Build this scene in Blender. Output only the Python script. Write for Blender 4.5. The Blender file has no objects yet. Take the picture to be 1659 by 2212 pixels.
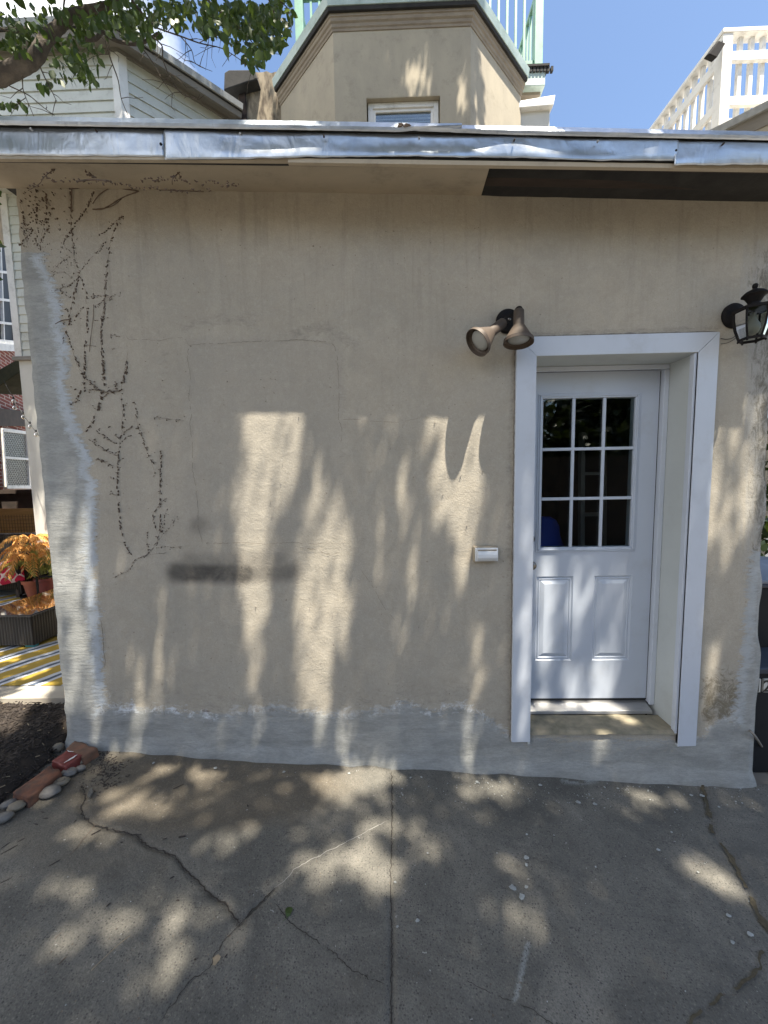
import bpy, bmesh, math, random
import numpy as np
from math import sin, cos, pi, radians, sqrt, atan2
from mathutils import Vector, Matrix, noise as mnoise

random.seed(7); rng = np.random.default_rng(7)
S = bpy.context.scene
COL = S.collection

# ---------------------------------------------------------------- camera
F, CX, CY = 831.0, 829.5, 1106.0
CAM = np.array([0.0, -2.17, 1.62])
yaw, pit, rol = radians(1.3), radians(5.1), radians(1.0)
FW = np.array([-sin(yaw)*cos(pit), cos(yaw)*cos(pit), -sin(pit)])
_r0 = np.array([cos(yaw), sin(yaw), 0.0]); _u0 = np.cross(_r0, FW)
RT = _r0*cos(rol) - _u0*sin(rol); UP = _u0*cos(rol) + _r0*sin(rol)
cam = bpy.data.cameras.new("camera"); co = bpy.data.objects.new("camera", cam); COL.objects.link(co)
co.matrix_world = Matrix(((RT[0], UP[0], -FW[0], CAM[0]), (RT[1], UP[1], -FW[1], CAM[1]),
                          (RT[2], UP[2], -FW[2], CAM[2]), (0, 0, 0, 1)))
cam.sensor_fit = 'HORIZONTAL'; cam.sensor_width = 36.0; cam.lens = 36.0*F/1659.0
cam.clip_start = 0.02; cam.clip_end = 500
S.camera = co

def at(px, py, Y=0.0):
    """point of the plane y=Y seen in the photograph at (px, py)"""
    d = FW + RT*(px-CX)/F - UP*(py-CY)/F
    p = CAM + d*(Y-CAM[1])/d[1]
    return Vector(p)
def gz(x):
    return -0.1065 - 0.0602*max(-2.3, min(x, 6.0))
def atg(px, py, dz=0.0, flat=None):
    d = FW + RT*(px-CX)/F - UP*(py-CY)/F
    a, b = (-0.1065+dz, -0.0602) if flat is None else (flat, 0.0)
    t = (a + b*CAM[0] - CAM[2])/(d[2]-b*d[0])
    return Vector(CAM + d*t)
def proj(P):
    v = np.asarray(P, float) - CAM
    d = v@FW
    return CX + F*(v@RT)/d, CY - F*(v@UP)/d, d

# ---------------------------------------------------------------- light
SUN = Vector((0.172, -0.300, 0.938)).normalized()
w = bpy.data.worlds.new("World"); S.world = w; w.use_nodes = True
nt = w.node_tree; nt.nodes.clear()
wo = nt.nodes.new('ShaderNodeOutputWorld'); bg = nt.nodes.new('ShaderNodeBackground')
sk = nt.nodes.new('ShaderNodeTexSky'); sk.sky_type = 'NISHITA'; sk.sun_disc = False
sk.sun_elevation = math.asin(SUN.z); sk.sun_rotation = atan2(SUN.x, SUN.y); sk.altitude = 50
sk.air_density = 1.1; sk.dust_density = 0.9; sk.ozone_density = 2.2
tc = nt.nodes.new('ShaderNodeTexCoord'); cn = nt.nodes.new('ShaderNodeTexNoise')
cn.inputs['Scale'].default_value = 2.6; cn.inputs['Detail'].default_value = 9; cn.inputs['Roughness'].default_value = .55
mp = nt.nodes.new('ShaderNodeMapping'); mp.inputs['Location'].default_value = (.35, .1, .25)
nt.links.new(tc.outputs['Generated'], mp.inputs[0]); nt.links.new(mp.outputs[0], cn.inputs[0])
# clouds stand in the left part of the sky (towards -X)
sx = nt.nodes.new('ShaderNodeSeparateXYZ'); nt.links.new(tc.outputs['Generated'], sx.inputs[0])
mr = nt.nodes.new('ShaderNodeMapRange'); mr.inputs[1].default_value = -0.12; mr.inputs[2].default_value = -0.42
mr.inputs[3].default_value = -0.35; mr.inputs[4].default_value = 0.24
nt.links.new(sx.outputs[0], mr.inputs[0])
ad = nt.nodes.new('ShaderNodeMath'); ad.operation = 'ADD'
nt.links.new(cn.outputs['Fac'], ad.inputs[0]); nt.links.new(mr.outputs[0], ad.inputs[1])
cr = nt.nodes.new('ShaderNodeMapRange'); cr.inputs[1].default_value = .5; cr.inputs[2].default_value = .68
nt.links.new(ad.outputs[0], cr.inputs[0])
mx = nt.nodes.new('ShaderNodeMix'); mx.data_type = 'RGBA'; mx.inputs['B'].default_value = (8.5, 8.6, 8.8, 1)
nt.links.new(cr.outputs[0], mx.inputs['Factor']); nt.links.new(sk.outputs[0], mx.inputs['A'])
nt.links.new(mx.outputs['Result'], bg.inputs[0]); nt.links.new(bg.outputs[0], wo.inputs[0])
bg.inputs[1].default_value = 0.09
sl = bpy.data.lights.new("sun", 'SUN'); sl.energy = 5.0; sl.angle = radians(0.65); sl.color = (1, .915, .77)
so = bpy.data.objects.new("sun", sl); COL.objects.link(so); so.rotation_euler = SUN.to_track_quat('Z', 'Y').to_euler()
so.location = (2, -4, 14)
S.view_settings.view_transform = 'Standard'; S.view_settings.look = 'None'
S.view_settings.exposure = 1.5; S.view_settings.gamma = 1.0
S.cycles.max_bounces = 8; S.cycles.transparent_max_bounces = 12

# ---------------------------------------------------------------- materials
class N:
    """tiny node helper"""
    def __init__(s, name):
        s.m = bpy.data.materials.new(name); s.m.use_nodes = True; s.t = s.m.node_tree
        s.b = s.t.nodes['Principled BSDF']; s.o = s.t.nodes['Material Output']
        s.tc = s.t.nodes.new('ShaderNodeTexCoord')
    def n(s, k, **kw):
        x = s.t.nodes.new(k)
        for a, v in kw.items(): setattr(x, a, v)
        return x
    def l(s, a, b): s.t.links.new(a, b)
    def noise(s, scale, det=5, ro=.55, dist=0.0, stretch=None, loc=None):
        x = s.n('ShaderNodeTexNoise'); x.inputs['Scale'].default_value = scale
        x.inputs['Detail'].default_value = det; x.inputs['Roughness'].default_value = ro; x.inputs['Distortion'].default_value = dist
        src = s.tc.outputs['Object']
        if stretch or loc:
            m = s.n('ShaderNodeMapping'); m.inputs['Scale'].default_value = stretch or (1, 1, 1)
            m.inputs['Location'].default_value = loc or (0, 0, 0)
            s.l(src, m.inputs[0]); src = m.outputs[0]
        s.l(src, x.inputs['Vector']); return x.outputs['Fac']
    def attr(s, nm): x = s.n('ShaderNodeAttribute', attribute_name=nm); return x.outputs['Fac']
    def mr(s, v, a, b, c=0.0, d=1.0):
        x = s.n('ShaderNodeMapRange'); s.l(v, x.inputs[0])
        for i, q in enumerate((a, b, c, d)): x.inputs[i+1].default_value = q
        return x.outputs[0]
    def math(s, op, a, b=None, c=None):
        x = s.n('ShaderNodeMath', operation=op)
        for i, q in enumerate((a, b, c)):
            if q is None: continue
            if isinstance(q, (int, float)): x.inputs[i].default_value = q
            else: s.l(q, x.inputs[i])
        return x.outputs[0]
    def mix(s, f, a, b, mode='MIX'):
        x = s.n('ShaderNodeMix', data_type='RGBA', blend_type=mode)
        for k, q in (('Factor', f), ('A', a), ('B', b)):
            if isinstance(q, tuple): x.inputs[k].default_value = (*q, 1)
            elif isinstance(q, (int, float)): x.inputs[k].default_value = q
            else: s.l(q, x.inputs[k])
        return x.outputs['Result']
    def bump(s, h, strength=.5, dist=.01, prev=None):
        x = s.n('ShaderNodeBump'); x.inputs['Strength'].default_value = strength; x.inputs['Distance'].default_value = dist
        s.l(h, x.inputs['Height'])
        if prev is not None: s.l(prev, x.inputs['Normal'])
        return x.outputs['Normal']
    def out(s, col=None, rough=None, nrm=None, metal=None):
        if col is not None:
            if isinstance(col, tuple): s.b.inputs['Base Color'].default_value = (*col, 1)
            else: s.l(col, s.b.inputs['Base Color'])
        if rough is not None:
            if isinstance(rough, (int, float)): s.b.inputs['Roughness'].default_value = rough
            else: s.l(rough, s.b.inputs['Roughness'])
        if metal is not None: s.b.inputs['Metallic'].default_value = metal
        if nrm is not None: s.l(nrm, s.b.inputs['Normal'])
        return s.m

def pm(name, c1, c2=None, scale=8, rough=.7, bump=.2, bscale=60, metal=0, stretch=None, lo=.35, hi=.65, bd=.003):
    k = N(name); c2 = c2 or tuple(min(1, x*.8) for x in c1)
    f = k.mr(k.noise(scale, 6, .6, .3, stretch), lo, hi)
    c = k.mix(f, c1, c2)
    nr = k.bump(k.noise(bscale, 4, .6, 0, stretch), bump, bd) if bump else None
    return k.out(c, rough, nr, metal)

def wall_material():
    k = N('tan_stucco')
    big = k.noise(1.3, 4, .6, .4); mid = k.noise(7, 7, .65, .8); fine = k.noise(90, 4, .7)
    vert = k.noise(3.0, 6, .7, .6, (3.5, 1, .45))
    tan = k.mix(k.mr(big, .35, .65), (.46, .415, .34), (.385, .355, .298))
    tan = k.mix(k.mr(k.noise(2.6, 6, .7, .9, None, (5, 2, 1)), .5, .72, 0, .6), tan, (.325, .308, .268))
    tan = k.mix(k.mr(k.noise(1.8, 7, .72, .5, (2.2, 1, .35), (3, 0, 7)), .54, .75, 0, .5), tan, (.52, .475, .395))
    tan = k.mix(k.mr(mid, .42, .72, 0, .6), tan, (.37, .33, .265))
    tan = k.mix(k.mr(k.noise(22, 8, .75, 1.2), .58, .78, 0, .35), tan, (.55, .48, .375))
    # patch of greyer render inside the cracked outline
    pa = k.mr(k.math('ADD', k.attr('patch'), k.mr(mid, .2, .8, -.25, .25)), .3, .75, 0, .48)
    tan = k.mix(pa, tan, (.355, .33, .285))
    # weathering streaks at the right-hand edge
    dm = k.math('ADD', k.attr('dirt'), k.mr(vert, .25, .75, -.45, .45))
    tan = k.mix(k.mr(dm, .35, .75, 0, .9), tan, (.36, .355, .335))
    tan = k.mix(k.mr(k.math('ADD', k.attr('dirt'), k.mr(k.noise(16, 8, .75, .8, (2, 1, .8)), .25, .75, -.5, .5)), .62, .95, 0, .85), tan, (.10, .092, .07))
    # green-brown mould low down
    mo = k.math('ADD', k.attr('mould'), k.mr(k.noise(17, 9, .85, 1.0), .3, .7, -.85, .35))
    tan = k.mix(k.mr(mo, .45, .8, 0, .85), tan, (.13, .105, .06))
    # scattered specks
    tan = k.mix(k.mr(k.noise(55, 2, .4), .735, .76, 0, .6), tan, (.16, .13, .10))
    # dark scuffed smears round the old patch and run-off streaks under the eave
    sm = k.mr(k.math('ADD', k.attr('smudge'), k.mr(k.noise(14, 9, .8, 1.2, (1, 1, 2.2)), .3, .7, -.5, .4)), .45, .95, 0, .75)
    tan = k.mix(sm, tan, (.215, .20, .17))
    stv = k.math('MULTIPLY', k.mr(k.noise(5, 6, .7, .3, (3.2, 1, .22)), .52, .70), k.attr('runoff'))
    tan = k.mix(k.math('MULTIPLY', stv, .55), tan, (.24, .22, .18))
    gr = k.noise(150, 4, .8); gr2 = k.noise(38, 7, .8, .8)
    tan = k.mix(k.mr(gr, .35, .65, 0, .30), tan, (.25, .225, .185)); tan = k.mix(k.mr(gr2, .52, .72, 0, .30), tan, (.56, .52, .44)); tan = k.mix(k.mr(gr2, .46, .30, 0, .38), tan, (.27, .245, .20))
    # cement skim
    nz = k.mr(k.noise(6, 8, .7, .6, (.5, 1, 1.6)), .2, .8, -.035, .035)
    nz2 = k.mr(k.noise(30, 8, .8, .8, (.5, 1, 1.8)), .2, .8, -.06, .06)
    sd = k.math('ADD', k.math('ADD', k.attr('sd_grey'), nz), nz2)
    grey = k.mr(sd, .012, -.012)
    grey = k.math('MULTIPLY', grey, k.math('SUBTRACT', 1.0, k.math('MULTIPLY', k.mr(sd, -.10, -.01), k.mr(k.noise(19, 9, .8, .9, (.8, 1, 1.5)), .54, .66))))
    gcol = k.mix(k.mr(k.noise(5, 7, .7, .5, (.7, 1, 2.2)), .35, .68), (.40, .405, .39), (.25, .255, .242))
    gcol = k.mix(k.mr(k.noise(60, 6, .8, 0, (.6, 1, 2.0)), .42, .7, 0, .45), gcol, (.17, .18, .18))
    fr = k.math('MULTIPLY', k.attr('fringe'), k.mr(sd, -.075, -.04))
    gcol = k.mix(k.mr(k.math('MULTIPLY', fr, k.mr(k.noise(9, 6, .7), .3, .6, .5, 1)), 0, 1, 0, .85), gcol, (.50, .545, .59))
    col = k.mix(grey, tan, gcol)
    # white paint scraps where the two meet
    wp = k.math('MULTIPLY', k.attr('scrap'), k.mr(k.math('ABSOLUTE', sd), .035, .012))
    wp = k.math('MULTIPLY', wp, k.mr(k.noise(13, 8, .75, .6), .50, .60))
    col = k.mix(k.math('MULTIPLY', wp, .9), col, (.66, .69, .72))
    ch = k.math('MULTIPLY', k.attr('scrap'), k.mr(k.math('ABSOLUTE', sd), .03, .008))
    ch = k.math('MULTIPLY', ch, k.mr(k.noise(14, 5, .6, .5, None, (3, 1, 7)), .6, .64))
    col = k.mix(k.math('MULTIPLY', ch, .8), col, (.13, .10, .08))
    # soot smear
    so_ = k.mr(k.math('MULTIPLY', k.attr('soot'), k.mr(k.noise(5, 8, .7, .8), .3, .65, .62, 1.1)), 0, 1)
    col = k.mix(k.math('MULTIPLY', so_, .9), col, (.035, .032, .03))
    tr = k.noise(11, 10, .78, .7, (1, 1, 1.4))
    tr2 = k.noise(34, 5, .7, .5)
    trg = k.noise(13, 8, .75, 1.0, (.35, 1, 3.2))
    hgt = k.math('ADD', k.math('MULTIPLY', tr, 1.0), k.math('MULTIPLY', tr2, .34))
    hg = k.math('ADD', trg, k.math('MULTIPLY', tr2, .2))
    mixh = k.n('ShaderNodeMix', data_type='FLOAT'); k.l(grey, mixh.inputs[0]); k.l(hgt, mixh.inputs[2]); k.l(hg, mixh.inputs[3])
    nr = k.bump(mixh.outputs[0], .42, .011)
    nr = k.bump(fine, .42, .004, nr)
    nr = k.bump(grey, .5, .004, nr)
    return k.out(col, .9, nr)

def concrete_material():
    k = N('driveway_concrete')
    big = k.noise(1.1, 5, .6, .5, None, (2, 1, 0)); mid = k.noise(5, 8, .68, .6)
    c = k.mix(k.mr(big, .3, .7), (.165, .155, .133), (.095, .092, .081))
    c = k.mix(k.mr(mid, .4, .75, 0, .6), c, (.19, .18, .155))
    c = k.mix(k.mr(k.noise(1.7, 7, .65, 1.2, None, (9, 4, 0)), .46, .62, 0, .68), c, (.068, .067, .061))
    c = k.mix(k.mr(k.noise(3.3, 6, .6, .8, None, (1, 8, 3)), .55, .70, 0, .5), c, (.235, .22, .19))
    # warm brown dirt near the wall on the left
    br = k.math('ADD', k.math('MULTIPLY', k.attr('brown'), 1.15), k.mr(mid, .2, .8, -.3, .3))
    c = k.mix(k.mr(br, .3, .95, 0, .62), c, (.12, .093, .06))
    c = k.mix(k.attr('paint'), c, (.36, .39, .39))
    # exposed aggregate
    v = k.n('ShaderNodeTexVoronoi'); v.inputs['Scale'].default_value = 128; k.l(k.tc.outputs['Object'], v.inputs['Vector'])
    sep = k.n('ShaderNodeSeparateColor'); k.l(v.outputs['Color'], sep.inputs[0])
    agg = k.math('MULTIPLY', k.mr(k.math('ADD', v.outputs['Distance'], k.mr(k.noise(45, 3, .6), .3, .7, -.16, .16)), .40, .30), k.mr(k.attr('brown'), 0, .6, 1, .25))
    c = k.mix(k.math('MULTIPLY', agg, k.mr(sep.outputs[0], .86, .93, 0, .5)), c, (.21, .20, .17))
    c = k.mix(k.math('MULTIPLY', agg, k.mr(sep.outputs[1], .72, .76, 0, .85)), c, (.045, .042, .04))
    c = k.mix(k.math('MULTIPLY', agg, k.mr(sep.outputs[2], .96, .98, 0, .5)), c, (.17, .12, .08))
    f = k.noise(170, 3, .7)
    c = k.mix(k.mr(f, .45, .75, 0, .75), c, (.045, .043, .038)); c = k.mix(k.mr(k.noise(75, 5, .8), .54, .72, 0, .6), c, (.24, .225, .19)); c = k.mix(k.mr(k.noise(2.4, 8, .75, 1.0, None, (1, 7, 0)), .52, .7, 0, .5), c, (.07, .066, .056))
    c = k.mix(k.mr(k.noise(60, 2, .5, 0, None, (9, 3, 1)), .745, .76, 0, .6), c, (.4, .4, .38))
    hh = k.math('ADD', k.math('MULTIPLY', v.outputs['Distance'], .4), k.noise(24, 8, .75, .4))
    nr = k.bump(hh, .5, .006); nr = k.bump(f, .5, .003, nr)
    return k.out(c, k.mr(mid, .3, .7, .72, .95), nr)

def metal_material():
    k = N('galvanised_sheet')
    a = k.noise(2.2, 3, .45, .9, (1, 1, 1.2)); b = k.noise(7, 3, .5, 1.6, (1.4, 1, .7)); s = k.noise(60, 4, .6, 0, (.3, 1, 3))
    c = k.mix(k.mr(k.noise(5, 7, .7), .35, .7), (.56, .61, .68), (.42, .47, .54))
    c = k.mix(k.mr(k.noise(18, 6, .7, .3, (3, 1, .4)), .64, .72, 0, .6), c, (.22, .24, .25))
    h = k.math('ADD', a, k.math('MULTIPLY', b, .35))
    nr = k.bump(h, .27, .05); nr = k.bump(s, .12, .002, nr)
    return k.out(c, k.mr(k.noise(9, 5, .6), .3, .7, .28, .48), nr, .72)

M = {}
M['wall'] = wall_material()
M['concrete'] = concrete_material()
M['metal'] = metal_material()
M['soffit'] = pm('painted_soffit_board', (.48, .415, .32), (.40, .345, .27), 3, .85, .15, 40)
M['oldwood'] = pm('weathered_wood', (.05, .036, .03), (.022, .017, .015), 5, .85, .5, 30, 0, (.4, 2, 3))
M['darkwood'] = pm('dark_roof_timber', (.05, .032, .024), (.018, .013, .011), 5, .9, .5, 30, 0, (.4, 2, 3))
M['tar'] = pm('black_roofing_felt', (.02, .02, .021), (.035, .034, .033), 9, .9, .5, 50)
M['trim'] = pm('white_vinyl_trim', (.54, .585, .66), (.51, .555, .63), 2, .38, .02, 200)
def dirty(m, c2, amt, sc=4):
    nt_ = m.node_tree; b = nt_.nodes['Principled BSDF']; src = b.inputs['Base Color'].links[0].from_socket
    tcn = nt_.nodes.new('ShaderNodeTexCoord'); n1 = nt_.nodes.new('ShaderNodeTexNoise'); n1.inputs['Scale'].default_value = sc; n1.inputs['Detail'].default_value = 10; n1.inputs['Roughness'].default_value = .8
    mrn = nt_.nodes.new('ShaderNodeMapRange'); mrn.inputs[1].default_value = .52; mrn.inputs[2].default_value = .75; mrn.inputs[4].default_value = amt
    mxn = nt_.nodes.new('ShaderNodeMix'); mxn.data_type = 'RGBA'; mxn.inputs['B'].default_value = (*c2, 1)
    nt_.links.new(tcn.outputs['Object'], n1.inputs['Vector']); nt_.links.new(n1.outputs['Fac'], mrn.inputs[0]); nt_.links.new(mrn.outputs[0], mxn.inputs['Factor']); nt_.links.new(src, mxn.inputs['A']); nt_.links.new(mxn.outputs['Result'], b.inputs['Base Color'])
M['door'] = pm('white_door_paint', (.50, .55, .63), (.48, .53, .61), 2, .35, .03, 300)
M['reveal'] = pm('white_reveal_board', (.52, .55, .545), (.48, .51, .505), 3, .5, .03, 80)
M['gasket'] = pm('black_gasket', (.015, .015, .017), None, 5, .6, 0)
M['alu'] = pm('worn_aluminium', (.55, .55, .55), (.40, .40, .40), 14, .4, .15, 60, .8, (.3, 1, 1))
M['black'] = pm('black_cast_metal', (.008, .008, .010), (.017, .014, .013), 30, .75, .3, 120)
M['black'].node_tree.nodes['Principled BSDF'].inputs['Specular IOR Level'].default_value = .2
M['bronze'] = pm('sun_faded_bronze_paint', (.10, .074, .057), (.06, .047, .038), 6, .62, .1, 150)
M['lens'] = pm('frosted_bulb_glass', (.36, .37, .36), (.32, .33, .32), 6, .35, 0)
M['nickel'] = pm('dark_nickel', (.22, .20, .18), (.16, .15, .14), 12, .28, 0, 50, 1)
M['plastic'] = pm('white_cover_plastic', (.66, .69, .72), (.60, .63, .66), 6, .4, .05, 80)
M['greybox'] = pm('tan_painted_metal_box', (.36, .31, .235), (.28, .24, .185), 14, .7, .3, 60)
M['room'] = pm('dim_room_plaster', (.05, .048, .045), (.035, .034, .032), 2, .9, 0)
M['bay'] = pm('bay_stucco', (.43, .38, .29), (.36, .32, .25), 2.5, .92, .5, 45, 0, (1.5, 1.5, .7))
M['cornice'] = pm('brown_cornice_paint', (.30, .255, .195), (.23, .19, .145), 5, .8, .3, 30, 0, (1, 1, 3))
M['chim'] = pm('sooty_party_wall', (.30, .25, .18), (.09, .07, .05), 7, .93, .6, 25, 0, (2, 2, .6), .42, .62)
M['siding'] = pm('pale_vinyl_siding', (.60, .61, .56), (.54, .555, .51), 3, .55, .05, 40)
M['eave'] = pm('grey_brown_eave_board', (.27, .25, .225), (.21, .195, .175), 4, .8, .3, 30, 0, (1, 1, 4))
M['shingle'] = pm('mineral_roofing', (.40, .41, .41), (.30, .31, .31), 20, .9, .5, 80)
M['green'] = pm('sage_green_railing_paint', (.20, .40, .30), (.16, .33, .25), 6, .5, .1, 50)
M['gtrim'] = pm('pale_green_metal', (.46, .55, .52), (.36, .46, .43), 6, .5, .3, 20)
M['white'] = pm('white_wood_paint', (.78, .77, .74), (.70, .69, .66), 6, .6, .2, 50)
M['whitewall'] = pm('white_stucco_wall', (.66, .65, .61), (.56, .55, .51), 2, .9, .5, 30)
M['wicker'] = None
M['terra'] = pm('terracotta', (.34, .10, .05), (.27, .08, .045), 12, .7, .2, 60)
M['frond'] = pm('orange_frond', (.68, .29, .07), (.62, .38, .11), 7, .65, 0)
M['frondg'] = pm('yellow_green_frond', (.30, .30, .06), (.18, .2, .05), 7, .65, 0)
M['mulch'] = pm('dark_bark_mulch', (.020, .015, .013), (.045, .034, .028), 50, .8, .5, 120)
M['soil'] = pm('garden_soil', (.022, .017, .014), (.04, .031, .024), 30, .95, .8, 60)
M['earth'] = pm('yard_earth', (.16, .14, .11), (.22, .20, .17), 1.5, .95, .6, 20)
M['slabpale'] = pm('pale_paving', (.42, .39, .33), (.32, .29, .25), 4, .9, .5, 30)
M['stone'] = pm('river_stone_grey', (.17, .16, .145), (.12, .115, .11), 20, .6, .2, 80)
M['stone2'] = pm('river_stone_tan', (.22, .185, .135), (.15, .13, .10), 20, .6, .2, 80)
M['brick1'] = pm('weathered_clay_brick', (.21, .10, .06), (.13, .08, .055), 18, .9, .9, 40)
M['brick2'] = pm('red_painted_brick', (.18, .032, .028), (.13, .03, .025), 18, .6, .4, 40)
M['brick3'] = pm('orange_brown_brick', (.17, .068, .038), (.07, .042, .032), 22, .9, .9, 35, 0, (1, 1, 1))
M['chalk'] = pm('white_paint_smear', (.70, .70, .70), None, 30, .6, .5, 60)
M['crack'] = pm('crack_dirt', (.022, .019, .016), (.05, .042, .035), 60, 1, .5, 90)
M['crackw'] = pm('hairline_dark_line', (.10, .085, .068), (.16, .14, .112), 60, 1, .2, 90)  # mottled brown line colour for wall cracks and the stone vein
M['moss'] = pm('brown_joint_moss', (.050, .042, .024), (.085, .07, .045), 60, 1, .9, 90)
M['vine'] = pm('dried_vine', (.085, .062, .048), (.175, .13, .10), 40, .95, .4, 90)
M['limegrout'] = pm('pale_crack_filler', (.34, .33, .30), None, 40, .9, .4, 60)
M['bark'] = pm('grey_tree_bark', (.11, .09, .07), (.055, .045, .038), 22, .95, .9, 45, 0, (1, 1, 1), bd=.01)
M['binblack'] = pm('black_bin_plastic', (.005, .0055, .008), (.008, .009, .012), 6, .85, .1, 60)
M['binblue'] = pm('dark_blue_bin_plastic', (.025, .036, .062), (.02, .03, .05), 6, .6, .1, 60)
M['pinkish'] = None
M['awn'] = pm('olive_canvas', (.06, .062, .035), (.04, .042, .025), 10, .9, .3, 60)
M['string'] = pm('black_cord', (.015, .015, .015), None, 5, .6, 0)
M['blue'] = pm('royal_blue_form', (.02, .07, .42), (.015, .05, .33), 4, .6, .3, 12)
M['ladder'] = pm('ladder_form_grey', (.22, .22, .205), None, 5, .5, 0)
M['fencewood'] = pm('orange_fence_boards', (.60, .36, .13), (.50, .29, .10), 5, .8, .3, 20, 0, (.6, 1, 5))
M['beam'] = pm('dark_beam', (.07, .05, .04), (.035, .027, .022), 5, .8, .3, 20)
M['netwire'] = pm('rusted_wire', (.12, .07, .04), None, 5, .8, 0)
M['teal'] = pm('teal_plastic', (.03, .24, .27), None, 5, .4, 0)
M['snow'] = pm('paint_chip_grey', (.34, .36, .355), (.22, .235, .23), 30, .7, .1, 60)
M['ink'] = pm('black_digit_paint', (.012, .012, .012), None, 5, .6, 0)
M['plate'] = pm('white_number_plate', (.62, .62, .58), (.54, .54, .5), 20, .5, .05, 60)

for k_ in ('trim', 'door', 'reveal'): dirty(M[k_], (.34, .34, .33), .35)
for k_ in ('bay', 'cornice', 'siding', 'white', 'gtrim', 'soffit', 'green'): dirty(M[k_], (.16, .14, .11), .55, 6)
def leafmat(name, c1, c2, tr):
    k = N(name)
    oi = k.n('ShaderNodeNewGeometry')
    c = k.mix(k.mr(oi.outputs['Random Per Island'], 0, 1), c1, c2)
    d = k.n('ShaderNodeBsdfTranslucent'); k.l(k.mix(.5, c, (.30, .42, .05)), d.inputs['Color'])
    ms = k.n('ShaderNodeMixShader'); ms.inputs[0].default_value = tr
    k.out(c, .45)
    k.l(k.b.outputs[0], ms.inputs[1]); k.l(d.outputs[0], ms.inputs[2]); k.l(ms.outputs[0], k.o.inputs['Surface'])
    return k.m
M['leaf'] = leafmat('green_leaf', (.020, .046, .011), (.050, .090, .020), .22)
M['leafdark'] = leafmat('dark_hedge_leaf', (.010, .022, .007), (.022, .04, .012), .1)

def glassmat(name, tint=(.9, .95, .95), ior=1.5, extra=0.0):
    k = N(name)
    tb = k.n('ShaderNodeBsdfTransparent'); tb.inputs[0].default_value = (*tint, 1)
    gb = k.n('ShaderNodeBsdfGlossy'); gb.inputs['Roughness'].default_value = .02
    fr = k.n('ShaderNodeFresnel'); fr.inputs[0].default_value = ior
    ms = k.n('ShaderNodeMixShader'); k.l(k.math('ADD', fr.outputs[0], extra), ms.inputs[0]); k.l(tb.outputs[0], ms.inputs[1]); k.l(gb.outputs[0], ms.inputs[2])
    k.l(ms.outputs[0], k.o.inputs['Surface']); return k.m
M['glass'] = glassmat('clear_pane_glass')
M['lanternglass'] = glassmat('seeded_lantern_glass', (.62, .64, .60), 1.35, .0)
M['tableglass'] = pm('dark_table_glass', (.03, .02, .015), None, 5, .06, 0)
M['tableglass'].node_tree.nodes['Principled BSDF'].inputs['Coat Weight'].default_value = 1.0

def wickermat():
    k = N('dark_wicker')
    ws = []
    for ax, st in (('X', (1, 1, 0)), ('Z', (0, 0, 1))):
        wv = k.n('ShaderNodeTexWave', wave_type='BANDS', bands_direction='Z' if ax == 'Z' else 'DIAGONAL')
        wv.inputs['Scale'].default_value = 22; wv.inputs['Distortion'].default_value = .4
        mpp = k.n('ShaderNodeMapping'); mpp.inputs['Scale'].default_value = st if ax == 'X' else (1, 1, 1.6)
        k.l(k.tc.outputs['Object'], mpp.inputs[0]); k.l(mpp.outputs[0], wv.inputs['Vector']); ws.append(wv.outputs['Fac'])
    h = k.math('MULTIPLY', ws[0], ws[1])
    c = k.mix(h, (.006, .004, .003), (.04, .026, .018))
    return k.out(c, .4, k.bump(h, .9, .01))
M['wicker'] = wickermat()

def pillowmat():
    k = N('pink_trellis_fabric')
    sepx = k.n('ShaderNodeSeparateXYZ'); k.l(k.tc.outputs['Object'], sepx.inputs[0])
    u = k.math('MULTIPLY', sepx.outputs[0], 42.0); v = k.math('MULTIPLY', sepx.outputs[2], 34.0)
    s1 = k.math('ABSOLUTE', k.math('ADD', k.math('SINE', u), k.math('SINE', v)))
    line = k.mr(s1, .42, .30)
    return k.out(k.mix(line, (.62, .022, .075), (.78, .62, .62)), .85)
M['pinkish'] = pillowmat()

def brickwallmat():
    k = N('red_brickwork')
    b = k.n('ShaderNodeTexBrick'); b.inputs['Scale'].default_value = 1
    b.inputs['Brick Width'].default_value = .22; b.inputs['Row Height'].default_value = .075; b.inputs['Mortar Size'].default_value = .008
    b.inputs['Color1'].default_value = (.24, .055, .035, 1); b.inputs['Color2'].default_value = (.16, .04, .03, 1); b.inputs['Mortar'].default_value = (.42, .36, .32, 1)
    s = k.n('ShaderNodeSeparateXYZ'); k.l(k.tc.outputs['Object'], s.inputs[0])
    cb = k.n('ShaderNodeCombineXYZ'); k.l(k.math('ADD', s.outputs[0], s.outputs[1]), cb.inputs[0]); k.l(s.outputs[2], cb.inputs[1])
    k.l(cb.outputs[0], b.inputs['Vector'])
    return k.out(b.outputs['Color'], .9, k.bump(b.outputs['Fac'], -.6, .01))
M['brickwall'] = brickwallmat()

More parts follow.
